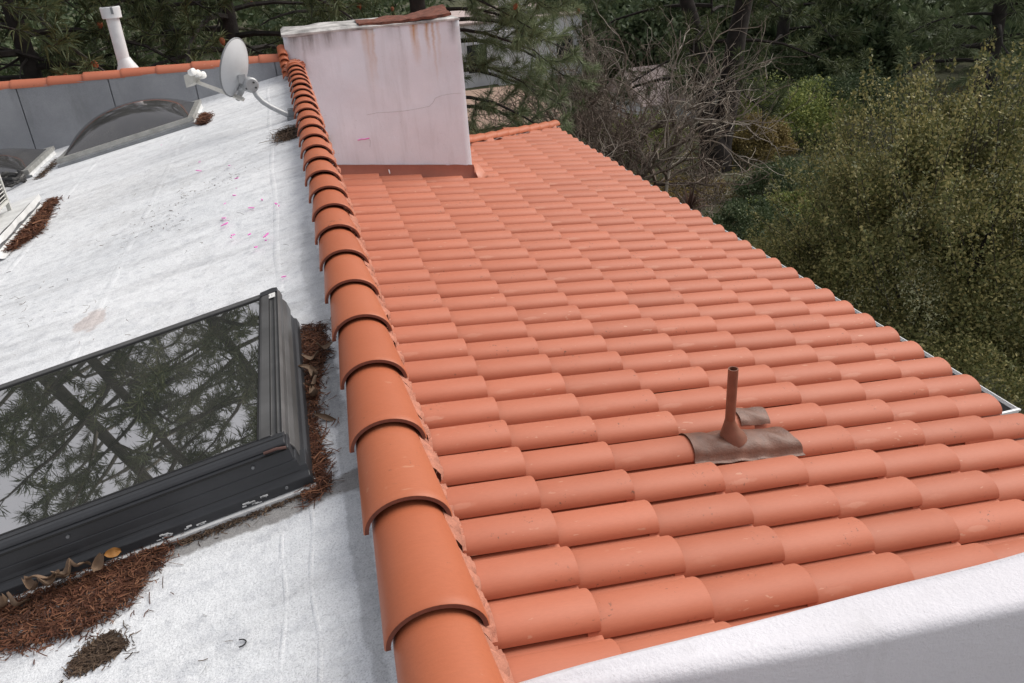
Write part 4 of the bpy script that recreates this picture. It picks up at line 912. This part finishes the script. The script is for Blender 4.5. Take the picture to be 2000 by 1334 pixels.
def shrub(name, label, cat, c, r, n, size, mat, seed, lobes=26, group=None, trunk=True, lobe_r=0.42, shoots=0, shoot_len=0.5, ar=0.5, bark='bark', flat=0.2):
    rng = np.random.default_rng(seed); t = thing(name, label, cat, group=group)
    P, v = lumpy(n, c, r, rng, lobes, lobe_r=lobe_r, flat=flat)
    if shoots:
        Q, O = [], []
        tw = MB()
        for q in range(shoots):
            u = rng.normal(0, 1, 3); u[2] = abs(u[2])*0.9+0.1; u /= np.linalg.norm(u); p = np.array(c)+u*np.array(r)*rng.uniform(0.80, 1.0)
            d = u*0.55+np.array([0, 0, 0.8])+rng.normal(0, 0.25, 3); d /= np.linalg.norm(d); L = shoot_len*rng.uniform(0.4, 1.2); m_ = int(60*L/shoot_len)+14
            tt = rng.uniform(0, 1, (m_, 1)); Q.append(p+d*L*tt+rng.normal(0, 1, (m_, 3))*0.085*(1.15-tt)); O.append(np.repeat(d[None], m_, 0)+rng.normal(0, 0.6, (m_, 3)))
            tw.tube([p-d*0.4, p+d*L*0.5, p+d*L], [0.005, 0.004, 0.002], 3, False)
        P = np.concatenate([P]+Q); v = np.concatenate([v]+O)
        tw.build('twigs', M['bark'], t, 0, fixn=False)
    leaves(P, size, M[mat], 'crown', t, rng, out=v*0.5, ar=ar)
    if trunk:
        tm = MB(); zb = gz(c[0], c[1])-0.2
        for q in range(5):
            a = q*1.256+rng.uniform(0, 0.6); e = np.array(c)+np.array(r)*np.array([math.cos(a)*0.55, math.sin(a)*0.55, rng.uniform(-0.2, 0.4)])
            b0 = Vector((c[0]+0.12*math.cos(a), c[1]+0.12*math.sin(a), zb)); e = Vector(e); mid = b0.lerp(e, 0.5)+Vector((rng.normal(0, 0.1), rng.normal(0, 0.1), 0.15))
            rr_ = 0.03+0.018*r[0]; tm.tube([b0, mid, e], [rr_, rr_*0.7, rr_*0.3], 6, False)
        tm.build('trunk', M[bark], t, 60, fixn=False)
    return t
GR = 'clipped shrubs in the garden beyond the eave'
oak = shrub('oak_tree', 'large round olive green oak filling the right side beyond the gutter', 'tree', (8.98, 9.5, -4.70), (2.35, 2.3, 2.35), 135000, 0.054, 'oak_leaf', 40, 85, None, True, 0.245, 340, 0.85, 0.6, flat=0.6)
shrub('oak_shrub', 'low olive shrub filling the corner under the round oak', 'shrub', (9.6, 7.2, -5.6), (1.5, 1.2, 1.0), 16000, 0.055, 'oak_leaf', 53, 40, GR, False, 0.3)
shrub('oak_shrub', 'dark low shrub below the near end of the gutter', 'shrub', (7.3, 6.9, -5.75), (1.5, 1.7, 0.95), 24000, 0.05, 'oak_leaf', 52, 40, GR, False, 0.3)
shrub('oak_shrub', 'smaller olive shrub spreading from the left foot of the round oak', 'shrub', (7.3, 10.9, -5.5), (1.05, 1.0, 0.95), 26000, 0.042, 'oak_leaf', 41, 30, GR, True, 0.36, 70, 0.4, 0.55)
shrub('hedge_shrub', 'broad yellow green clipped mound beside the forked trunk', 'shrub', (14.3, 22.6, -5.7), (2.3, 1.8, 1.35), 26000, 0.085, 'hedge_leaf', 42, 60, GR, False, 0.30)
shrub('hedge_shrub', 'low bronze green mound right of the forked trunk', 'shrub', (12.55, 20.9, -5.95), (1.15, 1.0, 0.95), 14000, 0.07, 'hedge_brown', 43, 40, GR, False, 0.32)
shrub('hedge_shrub', 'dark green mound behind the bronze one', 'shrub', (16.6, 22.4, -5.6), (1.8, 1.6, 1.3), 15000, 0.085, 'hedge_dark', 44, 40, GR, False, 0.32)
shrub('hedge_shrub', 'bright green mound left of the forked trunk', 'shrub', (9.7, 23.0, -5.9), (1.6, 1.2, 0.9), 12000, 0.08, 'hedge_leaf', 45, 40, GR, False, 0.32)
shrub('hedge_shrub', 'dark shrub in the hollow below the bronze mound', 'shrub', (11.2, 17.2, -6.0), (1.5, 1.1, 0.7), 15000, 0.06, 'hedge_dark', 46, 40, GR, False, 0.30)
shrub('hedge_shrub', 'dark leafy shrub just beyond the eave left of the oak', 'shrub', (8.4, 14.0, -5.75), (1.2, 0.9, 0.75), 14000, 0.055, 'hedge_dark', 47, 40, GR, False, 0.30)
shrub('hedge_shrub', 'olive shrub nearest the gutter under the round oak', 'shrub', (6.3, 9.4, -5.5), (0.8, 1.2, 0.95), 16000, 0.045, 'oak_leaf', 48, 40, GR, False, 0.30)
shrub('hedge_shrub', 'grey green shrub row behind the yellow green mound', 'shrub', (15.5, 27.0, -5.2), (3.4, 1.4, 1.2), 16000, 0.10, 'hedge_dark', 49, 50, GR, False, 0.26)
shrub('hedge_shrub', 'bronze ground shrub between the bare trees and the spiky plant', 'shrub', (8.9, 18.6, -6.25), (1.6, 1.2, 0.45), 12000, 0.06, 'hedge_brown', 50, 40, GR, False, 0.30)
shrub('hedge_shrub', 'dark shrub behind the spiky plant', 'shrub', (10.3, 15.6, -6.1), (1.2, 0.9, 0.6), 12000, 0.06, 'hedge_leaf', 51, 40, GR, False, 0.30)
# ground cover
rng = np.random.default_rng(60); n = 25000
gx = rng.uniform(4.6, 24, n); gy = rng.uniform(8, 30, n); gzv = np.array([gz(a, b) for a, b in zip(gx, gy)])+rng.uniform(0, 0.28, n)*(0.5+0.5*np.sin(gx*1.7)*np.sin(gy*1.3))
tag(leaves(np.stack([gx, gy, gzv], 1), 0.085, M['hedge_brown'], 'ground_cover', None, rng), 'low olive and brown ground cover in the garden', 'ground cover', kind='stuff')

# bare trees
def bare_tree(label, base, H, spread_, seed, mat, nst=4, maxd=5, r0=0.09, group='leafless trees beyond the far eave'):
    r = random.Random(seed); t = thing('bare_tree', label, 'tree', group=group); tr_ = MB(); tw = MB(); z0 = gz(*base)-0.15
    cnt = [0]
    def br(p, d, L, rad, dep):
        if cnt[0] > 1500: return
        cnt[0] += 1; pts = [p]; n = 5; cur = p
        for k_ in range(n):
            d = (d+Vector((r.gauss(0, 0.27), r.gauss(0, 0.27), r.gauss(0.02, 0.2)))).normalized(); cur = cur+d*(L/n); pts.append(cur)
        (tr_ if dep == 0 else tw).tube(pts, [rad*(1-0.5*k_/n) for k_ in range(n+1)], 6 if dep < 2 else (4 if dep < 4 else 3), False)
        if dep >= maxd: return
        m_ = r.choice([3, 3, 4, 4]) if dep > 0 else 5
        for q in range(m_):
            i = r.choice([2, 3, 4, 5, 5]); a = r.uniform(0, 6.28); nd = (d*0.75+Vector((math.cos(a)*spread_, math.sin(a)*spread_, r.uniform(-0.25, 0.65)))).normalized()
            br(pts[i], nd, L*r.uniform(0.55, 0.85), max(0.006, rad*r.uniform(0.45, 0.65)), dep+1)
    for s_ in range(nst):
        a = s_*6.28/nst+r.uniform(-0.4, 0.4); br(Vector((base[0]+0.12*math.cos(a), base[1]+0.12*math.sin(a), z0)), Vector((0.35*math.cos(a), 0.35*math.sin(a), 1)).normalized(), H*0.40, r0, 0); cnt[0] = int(cnt[0]*0.0)
    tr_.build('trunk', M[mat], t, 60, fixn=False); tw.build('branches', M[mat], t, 60, fixn=False); return t
bare_tree('leafless tree with pale grey twisted branches in front of the forked trunk', (7.45, 16.6), 5.6, 0.62, 71, 'twig', 3, 4, 0.06)
bare_tree('leafless brown tangle of twigs nearest the far roof corner', (6.5, 17.4), 4.6, 0.7, 72, 'twig_brown', 4, 5, 0.07)
bare_tree('leafless multi stemmed tree between the tangle and the pale tree', (7.3, 18.3), 5.6, 0.62, 73, 'twig', 4, 4, 0.07)
bare_tree('low pale leafless sapling leaning over the ground cover', (8.7, 16.4), 1.9, 0.8, 74, 'twig', 2, 4, 0.024)

# spiky red brown plant
t = thing('spiky_plant', 'spiky red brown strap leaved plant beyond the eave', 'plant'); rng = np.random.default_rng(80); c0 = Vector((7.52, 15.0, -5.42))
mb = MB()
for q in range(46):
    a = rng.uniform(0, 6.28); e = rng.uniform(0.15, 1.4); d = Vector((math.cos(a)*math.cos(e), math.sin(a)*math.cos(e), math.sin(e))); L = rng.uniform(0.4, 0.62); s_ = d.cross(Vector((0, 0, 1))).normalized()*0.022
    p1 = c0+d*L*0.6; p2 = c0+d*L+Vector((0, 0, -0.12*math.cos(e)))
    mb.add([c0-s_*0.6, c0+s_*0.6, p1+s_, p2, p1-s_], [(0, 1, 2, 4), (4, 2, 3)])
mb.build('leaves', M['red_leaf'], t, 0, fixn=False)
mb = MB(); mb.tube([(c0.x, c0.y, -6.6), tuple(c0)], [0.06, 0.05], 8); mb.build('stem', M['bark'], t)

# the forked limbs of the big pine
mb = MB(); fb = Vector((11.1, 20.6, -6.7))
mb.tube([fb, fb+Vector((0, 0, 0.9)), fb+Vector((-0.28, 0.05, 1.7)), fb+Vector((-0.42, 0.1, 2.8)), fb+Vector((-0.75, 0.1, 4.2)), fb+Vector((-1.5, 0.2, 6.5))], [0.50, 0.42, 0.27, 0.24, 0.2, 0.1], 12)
mb.tube([fb+Vector((0.05, 0, 0.7)), fb+Vector((0.18, 0, 1.5)), fb+Vector((0.32, 0, 2.4)), fb+Vector((0.5, 0.1, 3.8)), fb+Vector((1.1, 0.2, 6.5))], [0.34, 0.30, 0.29, 0.25, 0.15], 12)
fp = next(o for o in COL.objects if o.get('label', '').startswith('forked pine'))
mb.build('limb', M['bark_red'], fp, 60)

# broadleaf trees closing the middle distance
GT = 'dark trees closing the view'
far = [((17.5, 33, -4.4), (3.6, 3, 3.4), 'dark rounded tree behind the forked pine'), ((24.0, 37, -4.2), (4.2, 3, 3.6), 'dark rounded tree left of the pale drooping pine'), ((14.5, 40, -4.2), (3.6, 3, 3.6), 'dark tree right of the far white house'),
       ((29.0, 45, -3.2), (5, 4, 4.2), 'tall dark tree behind the drooping pine'), ((19.0, 50, -3.0), (5, 4, 4.4), 'tall dark tree high in the middle of the view'), ((36.0, 35, -4.2), (4.6, 4, 4.0), 'dark tree at the right end of the tree row'),
       ((-5.0, 32, -3.6), (4.2, 3, 3.8), 'dark tree far behind the left pines'), ((2.5, 36, -3.2), (4.2, 3, 3.8), 'dark tree far behind the dish'), ((-13.0, 34, -3.4), (5, 3, 4.0), 'dark tree far behind the left corner'),
       ((20.5, 28.5, -5.0), (2.6, 2.0, 1.9), 'low dark tree in front of the drooping pine'), ((14.0, 31.5, -4.6), (2.4, 2.0, 2.1), 'grey green tree above the yellow green mound')]
for q, (c, r, lab) in enumerate(far):
    shrub('broadleaf_tree', lab, 'tree', c, r, 5000 if c[0] < 5 else 11500, 0.20+0.0025*c[1], 'wood_leaf' if q % 3 else 'hedge_dark', 90+q, 60, GT, True, 0.27, flat=0.5)
rng = np.random.default_rng(120); Pw = []
for q in range(330):
    y = rng.uniform(48, 118); x = y*rng.uniform(-0.7, 1.5); hgt = rng.uniform(2.5, 4.5)
    if q >= 230: y, x, hgt = rng.uniform(31, 50), rng.uniform(15, 62), rng.uniform(1.3, 2.4)
    P, v = lumpy(250, (x, y, gz(x, y)+hgt*0.6), (rng.uniform(2, 4), rng.uniform(2, 4), hgt), rng, 14, lobe_r=0.4); Pw.append(P)
tag(leaves(np.concatenate(Pw), 0.55, M['wood_leaf'], 'woods', None, rng, ar=0.7), 'dark woods covering the far hillside', 'woods', kind='stuff')

# far houses
def far_house(label, blocks, wins, roofm=None):
    t = thing('house', label, 'house'); 
    for nm, a, b, m_ in blocks:
        mb = MB(); mb.box(a, b); mb.build(nm, M[m_], t, 0, 0.02)
    for (x0, x1, z0, z1, y) in wins:
        mb = MB(); mb.box((x0-0.06, y-0.05, z0-0.06), (x1+0.06, y+0.06, z1+0.06)); w_ = mb.build('window', M['far_wall'], t, 0)
        mb = MB(); mb.box((x0, y-0.06, z0), (x1, y-0.045, z1)); mb.build('pane', M['far_glass'], w_, 0)
    return t
far_house('lavender white house with a square chimney seen through the pine boughs', [('wall', (7.4, 38, -7.2), (13.4, 46, -3.55), 'far_wall'), ('wall', (9.2, 37.6, -7.2), (11.6, 38.0, -3.9), 'far_wall'), ('chimney', (10.0, 39, -3.55), (11.1, 40, -2.3), 'far_wall'), ('roof', (7.3, 37.9, -3.55), (13.5, 46.1, -3.45), 'far_roof'), ('terrace', (6.0, 28.0, -6.75), (9.4, 36.0, -6.0), 'brick_path')],
          [(7.9, 8.8, -5.6, -4.4, 38.0), (12.1, 12.9, -5.6, -4.4, 38.0)])
t = thing('house', 'low house with a pale pink roof behind the bare branches', 'house')
mb = MB(); mb.box((12.0, 27.6, -7.0), (15.2, 31, -5.75)); mb.build('wall', M['far_wall'], t, 0)
mb = MB(); mb.prism([(27.3, -5.8), (29.3, -4.75), (31.3, -5.8), (29.3, -5.65)], 'x', 11.8, 15.4); mb.build('roof', M['far_roof'], t, 0)

# ------------------------------------------------------------------ lift everything to stand on the garden, put each thing's origin at its base
bpy.context.view_layer.update()
for o in [o for o in sc.objects if o.parent is None and o.type in ('MESH', 'EMPTY')]:
    if o.type == 'EMPTY' and tuple(o.location) == (0, 0, 0):
        lo, hi = np.full(3, 1e9), np.full(3, -1e9)
        def visit(c):
            global lo, hi
            if c.type == 'MESH':
                for k_ in c.bound_box:
                    p = np.array(c.matrix_world @ Vector(k_)); lo = np.minimum(lo, p); hi = np.maximum(hi, p)
            for d in c.children: visit(d)
        visit(o); L = Vector(((lo[0]+hi[0])/2, (lo[1]+hi[1])/2, lo[2]))
        o.location = L
        for c in o.children: c.location = c.location-L
    o.location.z += GZ
print('objects', len(sc.objects), 'tris', sum(sum(len(p.vertices)-2 for p in o.data.polygons) for o in sc.objects if o.type == 'MESH' and o.name.split('.')[0] not in ('roof_tile', 'ridge_tile')))
